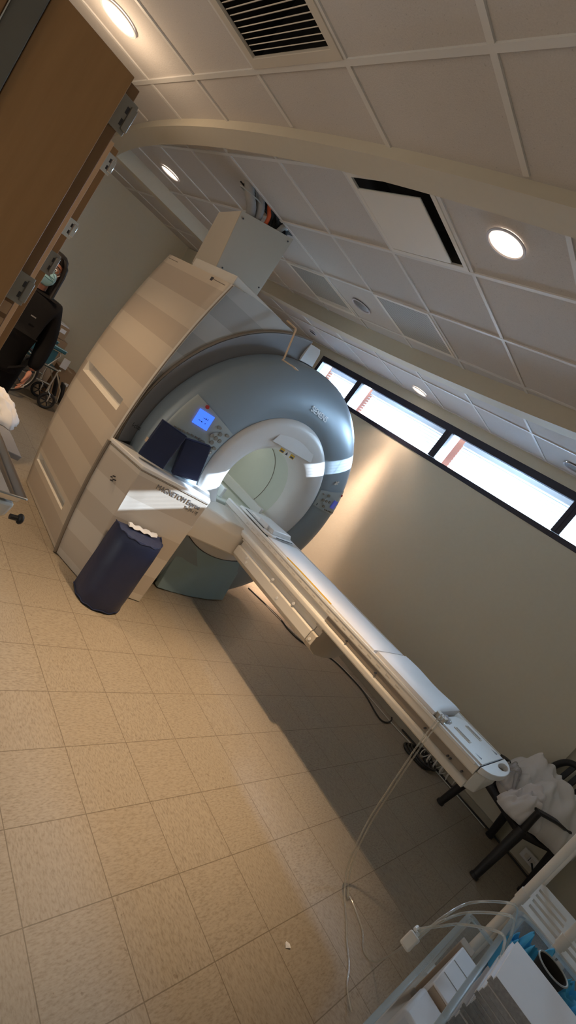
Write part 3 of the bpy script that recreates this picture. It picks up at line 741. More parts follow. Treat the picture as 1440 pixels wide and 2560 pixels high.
# mattress pads
def pad(x0, x1, y0, y1, z0, th, wob, seed):
    rnd = random.Random(seed); nx, ny = 8, 26; m_ = MB(); top = []; bot = []
    ph = rnd.random() * 6
    for j in range(ny + 1):
        v = j / ny; y = y0 + (y1 - y0) * v; rt = []; rb = []
        for i in range(nx + 1):
            u = i / nx; xx = x0 + (x1 - x0) * u
            if i == nx: xx += wob * .8 * math.sin(v * 9 + ph)
            e = min(u, 1 - u, v * 3, (1 - v) * 3, .12) / .12
            z = z0 + th * (.72 + .28 * math.sqrt(max(0, e))) + wob * .25 * math.sin(v * 9 + ph + u * 2) * u
            rt.append((xx, y, z)); rb.append((xx, y, z0))
        top.append(rt); bot.append(rb)
    n = nx + 1; m_.loft(top, False, False); m_.loft(bot, False, False)
    m_.loft([[r_[0] for r_ in top], [r_[0] for r_ in bot]], False, False); m_.loft([[r_[-1] for r_ in top], [r_[-1] for r_ in bot]], False, False)
    m_.loft([top[0], bot[0]], False, False); m_.loft([top[-1], bot[-1]], False, False)
    return m_
tag(pad(1.60, 1.975, -1.150, -.01, .888, .030, .012, 1).build('mattress_pad', 'pad', smooth=50), 'long thin white mattress pad along the middle of the patient table', 'mattress')
tag(pad(1.595, 1.985, -1.60, -1.172, .888, .046, .014, 2).build('mattress_pad', 'pad', smooth=50), 'short thick white mattress pad at the outer end of the table', 'mattress')
MB_ = MB().tube(spline([(1.578, -.28, .912), (1.582, -.45, .914), (1.585, -.76, .912)], 6), .004, 6)
tag(MB_.build('edge_strip', 'amber'), 'thin yellow-edged strip tucked beside the long mattress pad', 'strip')
# ------------------------------------------------------------------ ceiling fixtures
t = thing('return_air_grille', ((RX0 + RX1) / 2, (RY0 + RY1) / 2, ZO), 'large slatted return air grille at the top photo edge, dark plenum behind', 'vent')
a0, a1, b0, b1 = RX0 - .01, RX1 + .016, RY0 - .012, RY1 + .028
rectframe(a0, a1, b0, b1, .040, ZO - .004, ZO + .012).build('frame', 'beige', t, bevel=.002)
for q in (RX0 + .02, -.10): pass
v = MB(); x = RX0 + .045; R_ = Matrix.Rotation(math.radians(38), 3, 'Y')
while x < RX1 - .03:
    v.box((x, (RY0 + RY1) / 2, ZO + .012), (.003, RY1 - RY0 - .05, .016), R_); x += .0225
v.build('louver_blades', 'beige', t)
pl = MB(); pl.add([(RX0, RY0, ZO + .006), (RX1, RY0, ZO + .006), (RX1, RY1, ZO + .006), (RX0, RY1, ZO + .006), (RX0, RY0, ZO + .30), (RX1, RY0, ZO + .30), (RX1, RY1, ZO + .30), (RX0, RY1, ZO + .30)], [(0, 1, 5, 4), (1, 2, 6, 5), (2, 3, 7, 6), (3, 0, 4, 7), (4, 5, 6, 7)])
pl.build('plenum', 'dark', t)
MB().bx(-.36, -.13, -.40, -.20, ZO + .17, ZO + .18).build('duct_flap', 'cardlite', t)

t = thing('ceiling_diffuser', (.835, -.155, ZI), 'square ceiling diffuser with a dropped flat plate and dark gap', 'vent')
rectframe(.545, 1.124, -.446, .136, .028, ZI - .003, ZI + .010).build('frame', 'cream', t, bevel=.002)
MB().add([(.565, -.43, ZI + .004), (1.105, -.43, ZI + .004), (1.105, .115, ZI + .004), (.565, .115, ZI + .004), (.64, -.38, ZI + .12), (1.03, -.38, ZI + .12), (1.03, .06, ZI + .12), (.64, .06, ZI + .12)], [(0, 1, 5, 4), (1, 2, 6, 5), (2, 3, 7, 6), (3, 0, 4, 7), (4, 5, 6, 7)]).build('throat', 'dark', t)
MB().bx(.618, 1.054, -.372, .066, ZI - .026, ZI - .014).build('face_plate', 'cream', t, bevel=.012, seg=3)

def grille(y0, label, slot):
    t = thing('perforated_grille', (2.05, y0 + .305, ZI), label, 'vent', 'perforated ceiling grilles')
    a0, a1, b0, b1 = 1.757, 2.342, y0 + .013, y0 + .597
    rectframe(a0, a1, b0, b1, .025, ZI - .004, ZI + .010).build('frame', 'cream', t, bevel=.0015)
    MB().bx(a0 + .02, a1 - (.02 if not slot else .10), b0 + .02, b1 - .02, ZI - .001, ZI + .006).build('face', 'perf', t)
    if slot:
        s_ = MB()
        for k in range(4): s_.bx(a1 - .095 + .02 * k, a1 - .085 + .02 * k, b0 + .02, b1 - .02, ZI - .001, ZI + .006)
        s_.build('slot_blades', 'cream', t); MB().bx(a1 - .10, a1 - .02, b0 + .02, b1 - .02, ZI + .012, ZI + .016).build('slot_back', 'groove', t)
grille(.15, 'perforated square ceiling grille right of the unlit round light', False)
grille(1.37, 'plain square ceiling grille with slots left of the unlit round light', True)
t = thing('ceiling_speaker', (3.235, 2.84, ZO), 'small dark round ceiling opening above the scanner ring', 'ceiling fitting')
MB().cyl((3.235, 2.84, ZO - .002), .052, .01, 24).build('dark_opening', 'dark', t); MB().tube([(3.235 + .055 * math.cos(2 * PI * i / 28), 2.84 + .055 * math.sin(2 * PI * i / 28), ZO) for i in range(29)], .006, 6, False).build('trim_ring', 'trimring', t)

# ------------------------------------------------------------------ cable riser box on top of the scanner
t = thing('riser_box', (1.06, 1.5, 2.2), 'tall beige sheet-metal riser box standing between scanner top and ceiling', 'cable box')
bx_ = [(.90, 1.37, 2.19), (1.316, 1.37, 2.19), (1.303, 1.37, 2.815), (.82, 1.37, 2.658)]
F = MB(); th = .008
F.prism(bx_, (0, th, 0)); F.build('front_panel', 'ductshaded', t, bevel=.002)
MB().prism([(.90, 1.375, 2.19), (.90, 1.75, 2.19), (.82, 1.66, 2.60), (.82, 1.375, 2.655)], (th, 0, 0)).build('side_panel', 'ductlit', t, bevel=.002)
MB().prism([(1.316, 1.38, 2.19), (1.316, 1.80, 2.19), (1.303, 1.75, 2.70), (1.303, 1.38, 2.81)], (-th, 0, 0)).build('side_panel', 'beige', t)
MB().bx(.90, 1.31, 1.74, 1.75, 2.19, 2.62).build('back_panel', 'beige', t)
for x, z in ((.86, 2.625), (1.27, 2.77), (.935, 2.27), (1.285, 2.36)): MB().cyl((x, 1.364, z), .006, .008, 10, 'y').build('screw', 'ink', t)

def hose(P, r, m, label, name, ring=True, grp=None):
    S = spline(P, 10)
    if ring:
        rr = [r * (1 + .05 * (i % 2)) for i in range(len(S))]
    else: rr = r
    return tag(MB().tube(S, rr, 12).build(name, m, smooth=50), label, 'hose' if ring else 'cable', grp)
hose([(.70, 1.62, 3.08), (.76, 1.47, 2.90), (.825, 1.43, 2.80), (.925, 1.44, 2.70), (.96, 1.5, 2.45)], .036, 'hose', 'leftmost thick grey corrugated hose dropping into the riser box', 'corrugated_hose')
hose([(.82, 1.66, 3.08), (.88, 1.50, 2.92), (.93, 1.44, 2.83), (.985, 1.44, 2.73), (1.02, 1.5, 2.45)], .034, 'hose', 'second thick grey corrugated hose, tied beside the orange cable', 'corrugated_hose')
tag(MB().tube([(.845 + .105 * math.cos(a) + .0, 1.425 + .03 * math.sin(a), 2.795 + .015 * math.cos(a)) for a in [2 * PI * k / 24 for k in range(25)]], .005, 6, False).build('cable_tie', 'cablegrey'), 'pale tie wrapped around the two grey hoses', 'cable tie')
hose([(.95, 1.66, 3.08), (1.0, 1.52, 2.95), (1.025, 1.44, 2.84), (1.065, 1.43, 2.75), (1.08, 1.5, 2.45)], .016, 'orange', 'bright orange cable between grey hoses above the riser box', 'orange_cable', False)
rnd = random.Random(3)
for k in range(6):
    x0 = 1.06 + .036 * k
    hose([(x0 - .12, 1.70, 3.08), (x0 - .04, 1.55, 2.95), (x0, 1.46 + .03 * rnd.random(), 2.85), (x0 + .05, 1.45 + .04 * rnd.random(), 2.77), (x0 + .04, 1.52, 2.45)], .013 + .006 * rnd.random(), 'cableblack', 'black cable in the bundle dropping from the ceiling hole', 'black_cable', False, 'black cables above the riser box')
hose([(1.05, 1.75, 3.08), (1.15, 1.50, 2.93), (1.22, 1.425, 2.85), (1.19, 1.42, 2.80), (1.16, 1.5, 2.45)], .022, 'cablegrey', 'pale grey ribbed cable curving over the black cable bundle', 'grey_cable', True)
hw = struct(MB().bx(HC[0][0] - .02, HC[1][0] + .02, HC[2][1] + .002, HC[2][1] + .012, ZI, ZI + .25).build('trim_ceiling_void', 'dark'))

# peach strap over the ring
st = MB(); S = [Vector(p) for p in hs]; w_ = .012
for a, b_ in zip(S[:-1], S[1:]):
    d = (b_ - a).normalized(); side = Vector((.3, .9, -.2)); side = (side - d * side.dot(d)).normalized() * w_
    n = d.cross(side).normalized() * .002
    st.loft([[a - side - n, a + side - n, a + side + n, a - side + n], [b_ - side - n, b_ + side - n, b_ + side + n, b_ - side + n]], True, True)
tag(st.build('hanging_strap', 'peach'), 'thin peach plastic strap hanging bent over the top of the scanner ring', 'strap')

# ------------------------------------------------------------------ folding door
fd = thing('folding_door', (-.70, -.5, 0), 'tall brown laminate folding door with steel hinges at the left photo edge', 'door')
MB().bx(-.806, -.589, -.55, -.514, .012, 2.13).build('door_leaf', 'door', fd, bevel=.002)
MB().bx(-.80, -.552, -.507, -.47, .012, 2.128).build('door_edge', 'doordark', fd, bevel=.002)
MB().bx(-.80, -.5535, -.469, -.462, .012, 2.128).build('edge_lipping', 'doorlite', fd)
MB().bx(-.866, -.808, -.56, -.46, .0, 2.5).build('steel_post', 'post', fd, bevel=.003)
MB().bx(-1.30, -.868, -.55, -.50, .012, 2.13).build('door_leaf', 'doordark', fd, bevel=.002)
MB().bx(-.868, -.8655, -.563, -.555, .0, 2.5).build('post_bead', 'chrome', fd)
f2 = thing('folding_leaf', (-.45, .3, 0), 'second brown folding door leaf farther back, in front of the person', 'door')
MB().bx(-.60, -.343, .262, .296, .012, 2.13).build('door_leaf', 'doorlite', f2, bevel=.002)
MB().bx(-.60, -.306, .302, .34, .012, 2.128).build('door_edge', 'door', f2, bevel=.002)
def hinge(x0, x1, y, z0, z1, m):
    fd_ = fd if y < 0 else f2
    h = MB().bx(x0, x1, y - .004, y, z0, z1).build('hinge', m, fd_, bevel=.0015)
    MB().bx(x1 - .016, x1 + .003, y - .012, y + .006, z0 + .012, z1 - .012).build('barrel', m, h, bevel=.003)
    dz = (z1 - z0)
    for q in (.28, .66): MB().bx(x1 - .024, x1 - .017, y - .0052, y - .003, z0 + dz * (q - .08), z0 + dz * (q + .12)).build('hinge_slot', 'ink', h)
hinge(-.597, -.536, -.509, 2.005, 2.095, 'greymetal'); hinge(-.597, -.536, -.509, 1.445, 1.535, 'greymetal')
hinge(-.352, -.296, .300, 2.02, 2.10, 'chrome'); hinge(-.352, -.296, .300, 1.71, 1.79, 'chrome'); hinge(-.352, -.290, .300, 1.53, 1.63, 'greymetal')
for z in (1.40, 1.35): MB().bx(-.58, -.556, -.5085, -.507, z, z + .035).build('label_strip', 'doorlite', fd)

# ------------------------------------------------------------------ person
PX, PY = .10, 1.80
pt = thing('person', (PX, PY, 0), 'person in black jacket, glasses and blue face mask standing behind the folding door', 'person')
FD = Vector((-.26, -.966, 0)).normalized(); SDV = Vector((FD.y * -1, FD.x, 0)) * 1.0   # SDV: to the viewer's right
SDV = Vector((.966, -.26, 0))
def pp(r, f, z): return Vector((PX, PY, 0)) + SDV * r + FD * f + Vector((0, 0, z))
def skin(name, nodes, edges, mat_, parent, sub=2, root=0):
    me = bpy.data.meshes.new(name); me.from_pydata([n[0] for n in nodes], edges, []); me.materials.append(M[mat_])
    o = bpy.data.objects.new(name, me); COL.objects.link(o)
    md = o.modifiers.new('skin', 'SKIN'); md.use_smooth_shade = True
    for v, n in zip(me.skin_vertices[0].data, nodes):
        r_ = n[1]; v.radius = (r_, r_) if not isinstance(r_, tuple) else r_; v.use_root = False
    me.skin_vertices[0].data[root].use_root = True
    s2 = o.modifiers.new('sub', 'SUBSURF'); s2.levels = sub; s2.render_levels = sub
    if parent is not None: attach(o, parent)
    return o
def figure(e):   # shared skeleton, e = added thickness
    N = [(pp(0, 0, .90), .135 + e), (pp(0, .01, 1.05), .12 + e), (pp(0, .015, 1.20), .135 + e), (pp(0, 0, 1.315), .085 + e)]
    E = [(0, 1), (1, 2), (2, 3)]
    for s_ in (-1, 1):
        b_ = len(N)
        N += [(pp(s_ * .155, .0, 1.275), .062 + e), (pp(s_ * .20, -.01, 1.13), .052 + e), (pp(s_ * .215, .0, 1.02), .045 + e), (pp(s_ * .222, .05, .90), .037 + e), (pp(s_ * .218, .075, .825), .028 + e * .8)]
        E += [(2, b_), (b_, b_ + 1), (b_ + 1, b_ + 2), (b_ + 2, b_ + 3), (b_ + 3, b_ + 4)]
    return N, E
N, E = figure(0.)
for i_ in range(4): N[i_] = (N[i_][0], N[i_][1] * .6)
nb = len(N)
N += [(pp(0, .0, 1.37), .05), (pp(0, .02, 1.43), .055)]; E += [(3, nb), (nb, nb + 1)]
for s_ in (-1, 1):
    b_ = len(N)
    N += [(pp(s_ * .08, 0, .80), .055), (pp(s_ * .095, .01, .46), .045), (pp(s_ * .10, -.01, .10), .035), (pp(s_ * .105, .09, .045), .035)]
    E += [(0, b_), (b_, b_ + 1), (b_ + 1, b_ + 2), (b_ + 2, b_ + 3)]
body = skin('body', N, E, 'skin', pt)
# head
hc = pp(0, .015, 1.512)
def hp(r, f, z): return hc + SDV * r + FD * f + Vector((0, 0, z))
rg = []
HP = [(-.118, .012, .030, .034), (-.112, .040, .040, .030), (-.09, .058, .068, .024), (-.055, .068, .084, .014), (-.01, .075, .092, .0), (.035, .077, .095, -.004), (.075, .070, .088, -.006), (.105, .048, .062, -.006), (.120, .012, .018, -.004)]
for z, a, b_, off in HP:
    rg.append([hp(a * math.cos(2 * PI * i / 24), off + b_ * math.sin(2 * PI * i / 24) * (1.0 if math.sin(2 * PI * i / 24) > 0 else .95), z) for i in range(24)])
MB().loft(rg, True, True).build('head', 'skin', pt, smooth=70, sub=1)
MB().loft([[hp(-.010, .086, .02), hp(.010, .086, .02), hp(0, .094, .02)], [hp(-.016, .086, -.02), hp(.016, .086, -.02), hp(0, .112, -.018)], [hp(-.014, .085, -.032), hp(.014, .085, -.032), hp(0, .095, -.032)]], True, True).build('nose', 'skin', pt, smooth=60)
for s_ in (-1, 1):
    MB().sphere(hp(s_ * .032, .079, .012), .012, 12, 8).build('eye', 'letterwhite', pt, smooth=80)
    MB().sphere(hp(s_ * .032, .088, .012), .0055, 10, 6).build('pupil', 'ink', pt, smooth=80)
    MB().sphere(hp(s_ * .078, .0, -.005), .028, 12, 8, (.35, .7, 1)).build('ear', 'skin', pt, smooth=80)
    MB().tube(spline([hp(s_ * .015, .092, .034), hp(s_ * .034, .092, .040), hp(s_ * .055, .078, .032)], 4), .004, 6).build('eyebrow', 'hair', pt)
# hair: cap and long fall
rg = []
for k, (z, a, b0, b1) in enumerate(((.134, .02, -.03, .03), (.126, .055, -.07, .06), (.10, .080, -.10, .082), (.06, .090, -.112, .080), (.02, .092, -.116, .02), (-.05, .094, -.118, .0), (-.12, .092, -.115, -.01), (-.20, .090, -.11, -.02), (-.27, .075, -.10, -.04))):
    c_, h_ = (b0 + b1) / 2, (b1 - b0) / 2
    rg.append([hp(a * math.cos(2 * PI * i / 24), c_ + h_ * math.sin(2 * PI * i / 24), z) for i in range(24)])
MB().loft(rg, True, True).build('hair', 'hair', pt, smooth=70)
for s_ in (-1, 1):
    MB().loft([[hp(s_ * (.05 + .0 * k) + .018 * math.cos(2 * PI * i / 10) * 1.0 + s_ * dx, f_ + .03 * math.sin(2 * PI * i / 10), z) for i in range(10)] for k, (z, dx, f_) in enumerate(((.105, -.005, .055), (.06, .03, .045), (.0, .038, .03), (-.08, .040, .02), (-.16, .042, .03), (-.22, .03, .05)))], True, True).build('hair_lock', 'hair', pt, smooth=70)
# mask
mk_ = []
for z, w_, f_ in ((-.002, .040, .100), (-.022, .060, .108), (-.05, .066, .108), (-.08, .062, .100), (-.105, .045, .078), (-.118, .030, .055)):
    mk_.append([hp(w_ * q, f_ * (1 - .30 * abs(q) ** 2) - .0, z + .008 * (1 - abs(q)) * (1 if z > -.03 else 0)) for q in (-1, -.75, -.5, -.25, 0, .25, .5, .75, 1)])
MB().loft(mk_, False, False).build('face_mask', 'maskblue', pt, smooth=60, solid=.003)
MB().tube([hp(-.055, .098, -.045), hp(0, .113, -.04), hp(.055, .098, -.045)], .002, 5).tube([hp(-.055, .095, -.065), hp(0, .110, -.06), hp(.055, .095, -.065)], .002, 5).build('mask_pleat', 'tealvinyl', pt)
for s_ in (-1, 1):
    MB().tube([hp(s_ * .058, .085, -.02), hp(s_ * .078, .02, .005)], .0018, 5).build('mask_loop', 'paper', pt)
    MB().tube([hp(s_ * .033 + .026 * math.cos(2 * PI * i / 20), .104, .010 + .019 * math.sin(2 * PI * i / 20)) for i in range(21)], .0028, 6, False).build('glasses_rim', 'ink', pt)
    MB().tube([hp(s_ * .058, .102, .014), hp(s_ * .080, .02, .012)], .0025, 5).build('glasses_temple', 'ink', pt)
MB().tube([hp(-.008, .106, .014), hp(.008, .106, .014)], .0025, 5).build('glasses_bridge', 'ink', pt)
# jacket and trousers over the body
N, E = figure(.020)
N.append((pp(0, .0, .72), .20)); E.append((0, len(N) - 1)); N.append((pp(0, .0, 1.36), .075)); E.append((3, len(N) - 1))
skin('jacket', N, E, 'jacket', pt)
MB().box(pp(.06, .165, 1.18), (.035, .004, .008), Matrix.Rotation(-.26, 3, 'Z')).build('name_mark', 'inkgrey', pt)
N = [(pp(0, 0, .86), .13)]; E = []
for s_ in (-1, 1):
    b_ = len(N); N += [(pp(s_ * .09, 0, .76), .10), (pp(s_ * .095, .01, .46), .075), (pp(s_ * .10, -.01, .09), .062)]; E += [(0, b_), (b_, b_ + 1), (b_ + 1, b_ + 2)]
skin('trousers', N, E, 'jacket', pt)
for s_ in (-1, 1):
    MB().loft([[pp(s_ * .103 + w_ * math.cos(2 * PI * i / 14), f_, .045 + h_ * math.sin(2 * PI * i / 14)) for i in range(14)] for f_, w_, h_ in ((-.06, .03, .03), (-.03, .042, .044), (.05, .045, .044), (.12, .047, .034), (.175, .035, .025), (.19, .015, .012))], True, True).build('shoe', 'black', pt, smooth=60)
# hands with five fingers each
for s_ in (-1, 1):
    wr = pp(s_ * .218, .075, .825)
    def q(r, f, z): return wr + SDV * (s_ * r) + FD * f + Vector((0, 0, z))
    N = [(q(0, 0, .0), .024), (q(0, .010, -.045), (.018, .034)), (q(-.002, .018, -.085), (.016, .038))]; E = [(0, 1), (1, 2)]
    for k, (df, L) in enumerate(((.034, .070), (.013, .080), (-.009, .075), (-.030, .058))):
        b_ = len(N); N += [(q(-.004, .02 + df, -.095), .010), (q(-.006, .028 + df, -.095 - L * .45), .009), (q(-.022, .032 + df, -.095 - L * .8), .008), (q(-.034, .030 + df, -.095 - L * .95), .0065)]
        E += [(2, b_), (b_, b_ + 1), (b_ + 1, b_ + 2), (b_ + 2, b_ + 3)]
    b_ = len(N); N += [(q(-.006, .045, -.045), .012), (q(-.014, .062, -.075), .010), (q(-.022, .066, -.105), .008)]; E += [(1, b_), (b_, b_ + 1), (b_ + 1, b_ + 2)]
    skin('hand', N, E, 'skin', pt)
rp_ = pp(.218, .135, .705); MB().tube([rp_ + Vector((.011 * math.cos(2 * PI * i / 16), -.004, .011 * math.sin(2 * PI * i / 16))) for i in range(17)], .003, 6, False).build('ring', 'chrome', pt)

# fuse trunk, limbs, head, ears, nose and hands into one continuous body surface
dg = bpy.context.evaluated_depsgraph_get(); dg.update()
FU = [o for o in bpy.data.objects if o.parent == pt and o.name.split('.')[0] in ('body', 'head', 'nose', 'ear', 'hand')]
bmj = bmesh.new()
for o in FU:
    me = bpy.data.meshes.new_from_object(o.evaluated_get(dg)); bmj.from_mesh(me); bpy.data.meshes.remove(me)
for o in FU: bpy.data.objects.remove(o)
me = bpy.data.meshes.new('body'); bmj.to_mesh(me); bmj.free(); me.materials.clear(); me.materials.append(M['skin'])
body = bpy.data.objects.new('body', me); COL.objects.link(body); attach(body, pt)
md = body.modifiers.new('fuse', 'REMESH'); md.mode = 'VOXEL'; md.voxel_size = .0055; md.use_smooth_shade = True
md = body.modifiers.new('soft', 'SMOOTH'); md.factor = .5; md.iterations = 3

# ------------------------------------------------------------------ wheelchair (faces +x)
wc = thing('wheelchair', (1.0, 4.0, 0), 'folded-footrest chrome wheelchair with dark teal armrests by the back wall', 'wheelchair')
for wy in (3.88, 4.36):
    c_ = (.80, wy, .305)
    tw = MB().tube([(c_[0] + .29 * math.cos(2 * PI * i / 48), wy, c_[2] + .29 * math.sin(2 * PI * i / 48)) for i in range(49)], .015, 8, False).build('drive_wheel', 'black', wc, smooth=60)
    MB().tube([(c_[0] + .262 * math.cos(2 * PI * i / 48), wy - .035 * (1 if wy < 4 else -1), c_[2] + .262 * math.sin(2 * PI * i / 48)) for i in range(49)], .009, 8, False).build('hand_rim', 'chrome', tw, smooth=60)
    sp_ = MB()
    for k in range(8):
        a = 2 * PI * k / 8 + .2; sp_.tube([(c_[0], wy, c_[2]), (c_[0] + .28 * math.cos(a), wy, c_[2] + .28 * math.sin(a))], .010, 6)
    sp_.build('spokes', 'black', tw); MB().cyl((c_[0], wy - .03, c_[2]), .032, .06, 18, 'y').build('hub', 'greymetal', tw, smooth=40)
for wy in (3.93, 4.30):
    c_ = (1.345, wy, .105)
    tw = MB().tube([(c_[0] + .088 * math.cos(2 * PI * i / 32), wy, c_[2] + .088 * math.sin(2 * PI * i / 32)) for i in range(33)], .016, 8, False).build('caster_wheel', 'black', wc, smooth=60)
    sp_ = MB()
    for k in range(6):
        a = 2 * PI * k / 6; sp_.tube([(c_[0], wy, c_[2]), (c_[0] + .085 * math.cos(a), wy, c_[2] + .085 * math.sin(a))], .007, 6)
    sp_.build('spokes', 'black', tw)
    MB().tube([(1.345, wy - .03, .105), (1.335, wy - .03, .20), (1.30, wy, .225), (1.29, wy, .31)], .010, 8).tube([(1.345, wy + .03, .105), (1.335, wy + .03, .20), (1.30, wy, .225)], .008, 8).build('caster_fork', 'chrome', wc, smooth=60)
for wy in (3.93, 4.31):
    f = MB()
    f.tube([(.84, wy, .18), (.84, wy, .92), (.74, wy, .96), (.68, wy, .96)], .011, 8).tube([(.84, wy, .30), (1.29, wy, .30)], .011, 8)
    f.tube(spline([(1.29, wy, .20), (1.285, wy, .49), (1.27, wy, .50), (.84, wy, .49)], 4), .011, 8).tube([(.86, wy, .49), (.87, wy, .70), (1.20, wy, .705), (1.22, wy, .66), (1.15, wy, .49)], .010, 8)
    f.tube([(1.29, wy, .46), (1.42, wy, .30), (1.46, wy, .14)], .010, 8)
    f.build('side_frame', 'chrome', wc, smooth=60)
    MB().bx(.90, 1.25, wy - .035, wy + .035, .71, .755).build('armrest', 'tealvinyl', wc, bevel=.012)
    MB().tube([(.90, wy - .036, .752), (1.25, wy - .036, .752)], .005, 6).build('armrest_piping', 'maskblue', wc)
    MB().bx(.88, 1.18, wy - .006, wy + .006, .515, .70).build('skirt_guard', 'tealvinyl', wc, bevel=.003)
    MB().box((1.47, wy + (.05 if wy < 4 else -.05), .26), (.03, .12, .26), Matrix.Rotation(-.3, 3, 'Y')).build('calf_pad', 'black', wc, bevel=.01)
    MB().box((1.50, wy + (.07 if wy < 4 else -.07), .115), (.14, .15, .012)).build('footplate', 'greymetal', wc, bevel=.004)
MB().bx(.84, 1.27, 3.94, 4.30, .475, .50).build('seat', 'tealvinyl', wc, bevel=.008)
MB().bx(.825, .85, 3.94, 4.30, .52, .92).build('backrest', 'tealvinyl', wc, bevel=.008)
MB().tube([(1.05, 3.93, .30), (1.05, 4.31, .485)], .010, 8).tube([(1.05, 4.31, .30), (1.05, 3.93, .485)], .010, 8).build('cross_brace', 'chrome', wc)
MB().tube([(.80, 3.90, .305), (.80, 4.34, .305)], .012, 8).build('axle', 'greymetal', wc)
for wy in (3.93, 4.31): MB().tube([(.76, wy, .955), (.66, wy, .955)], .016, 10).build('push_handle', 'black', wc)

# ------------------------------------------------------------------ cartons by the back wall
def carton(name, x0, x1, y0, y1, z0, z1, m, label, rz=0., lid=None, lab=None):
    t = thing(name, ((x0 + x1) / 2, (y0 + y1) / 2, z0), label, 'box')
    R_ = Matrix.Rotation(rz, 3, 'Z'); c_ = ((x0 + x1) / 2, (y0 + y1) / 2, (z0 + z1) / 2)
    MB().box(c_, (x1 - x0, y1 - y0, z1 - z0), R_).build('carton_body', m, t, bevel=.004)
    MB().box((c_[0], c_[1], z1 + .002), (.05, y1 - y0, .003), R_).build('packing_tape', 'cardlite', t)
    if lid: MB().box((c_[0] - .02, c_[1] - .02, z1 + .008), (x1 - x0 - .02, y1 - y0 - .04, .012), Matrix.Rotation(rz + .12, 3, 'Z')).build('loose_paper', lid, t)
    if lab: MB().box((c_[0] + lab[0], y0 - .001, c_[2] + lab[1]), (lab[2], .003, lab[3]), R_).build('shipping_label', 'paper', t)
    return t
carton('cardboard_box', 1.0, 1.42, 4.43, 4.78, .002, .40, 'cardlite', 'pale cardboard box on the floor behind the wheelchair, lowest of its stack')
carton('cardboard_box', 1.02, 1.40, 4.44, 4.78, .406, .77, 'card', 'brown cardboard box in the middle of the stack behind the wheelchair')
carton('cardboard_box', 1.05, 1.34, 4.44, 4.77, .776, .935, 'card', 'small cardboard box on top of the stack, white paper on its lid', 0, 'paper', (.08, .02, .07, .05))
carton('cardboard_box', 1.47, 1.75, 4.43, 4.75, .002, .46, 'card', 'brown cardboard box on the floor right of the wheelchair, small white label', 0, None, (.03, .06, .055, .045))
carton('white_box', 1.44, 1.53, 4.40, 4.41, .465, .60, 'paper', 'small white printed carton standing behind the wheelchair armrest')
t = MB().box((1.245, 4.36, .465), (.085, .004, .10), Matrix.Rotation(.1, 3, 'Y')).build('caution_card', 'cardlite')
tag(t, 'yellowish card with a warning triangle behind the wheelchair', 'sign')
MB().tube([(1.245 - .025, 4.355, .44), (1.245 + .025, 4.355, .44), (1.245, 4.355, .49), (1.245 - .025, 4.355, .44)], .004, 5).build('warning_triangle', 'ink', t)
from mathutils import noise as mn
# ------------------------------------------------------------------ cushions on the console, bolster
def cushion(label, c, w, h, d, ux, roll, lean):
    ux = Vector(ux).normalized(); n = Vector((ux.y, -ux.x, 0)); n = n if n.y < 0 else -n
    t = thing('foam_cushion', c, label, 'cushion', 'navy foam cushions on the console')
    R_ = Matrix.Rotation(math.radians(roll), 3, n); Rl = Matrix.Rotation(math.radians(lean), 3, ux)
    def P(a, b_, q): return Vector(c) + Rl @ (R_ @ (ux * a + Vector((0, 0, b_)))) + Rl @ (n * q)
    m_ = MB(); rows = []
    for q, k in ((0, .985), (-.008, 1.), (-d + .008, 1.), (-d, .985)):
        rows.append([P(sx * w / 2 * k + (0 if k == 1 else 0), h / 2 + sz * h / 2 * k, q) for sx, sz in ((-1, -1), (-.5, -1.0), (.5, -1.0), (1, -1), (1, 0), (1, 1), (.5, 1), (-.5, 1), (-1, 1), (-1, 0))])
    m_.loft(rows, True, True); m_.build('cushion_cover', 'navy', t, bevel=.004)
    MB().tube([P(sx * w / 2 * 1.0, h / 2 + sz * h / 2, -.004) for sx, sz in ((-1, -1), (1, -1), (1, 1), (-1, 1), (-1, -1))], .003, 6).build('seam_piping', 'navy', t)
    return t, P
t1, P1 = cushion('dark navy square cushion standing upright beside the small dark class lettering', (.745, .424, .925), .18, .262, .05, (.167, -.075, 0), -2, 0)
t2, P2 = cushion('dark navy cushion leaning sideways in front of the blue control screen', (1.000, .372, .935), .18, .258, .055, (.187, -.050, 0), 13, 0)
MB().box(P1(-.096, .10, -.02), (.004, .03, .03)).build('zip_pull', 'cardlite', t1)

bl = thing('leg_bolster', (.83, .2, 0), 'navy round-fronted foam bolster standing on the floor against the console', 'bolster')
bu, bn, bc = Vector((.978, -.21, 0)), Vector((-.21, -.978, 0)), Vector((.850, .262, 0))
def brow(z, k=1., kn=1.):
    R_ = []
    for i in range(25):
        a = PI * i / 24; cx, sx = math.cos(a), math.sin(a)
        u = -math.copysign(abs(cx) ** (2 / 2.5), cx) * .163 * k; v = abs(sx) ** (2 / 2.5) * .232 * kn
        R_.append(bc + bu * u + bn * v + Vector((0, 0, z + .006 * math.sin(i * 1.7 + z * 9))))
    return R_
rows = [brow(.006, .985, .98), brow(.02), brow(.15, 1.008, 1.01), brow(.3, 1.0, .99), brow(.42, 1.005, .98), brow(.50, 1., .95), brow(.525, .985, .90)]
MB().loft(rows, True, True).build('bolster_cover', 'navy', bl, smooth=50)
MB().tube(brow(.527, .985, .90), .004, 6).build('top_seam', 'navy', bl); MB().tube(brow(.016, 1., 1.), .004, 6).build('bottom_seam', 'navy', bl)
cl = MB(); rows = []
for k in range(12):
    u = -.09 + .20 * k / 11; rows.append([bc + bu * u + bn * v + Vector((0, 0, .537 + .006 * math.sin(k * 1.9) + h_)) for v, h_ in ((.0, .004), (.02, .012), (.045, .012), (.058, .0), (.03, -.004))])
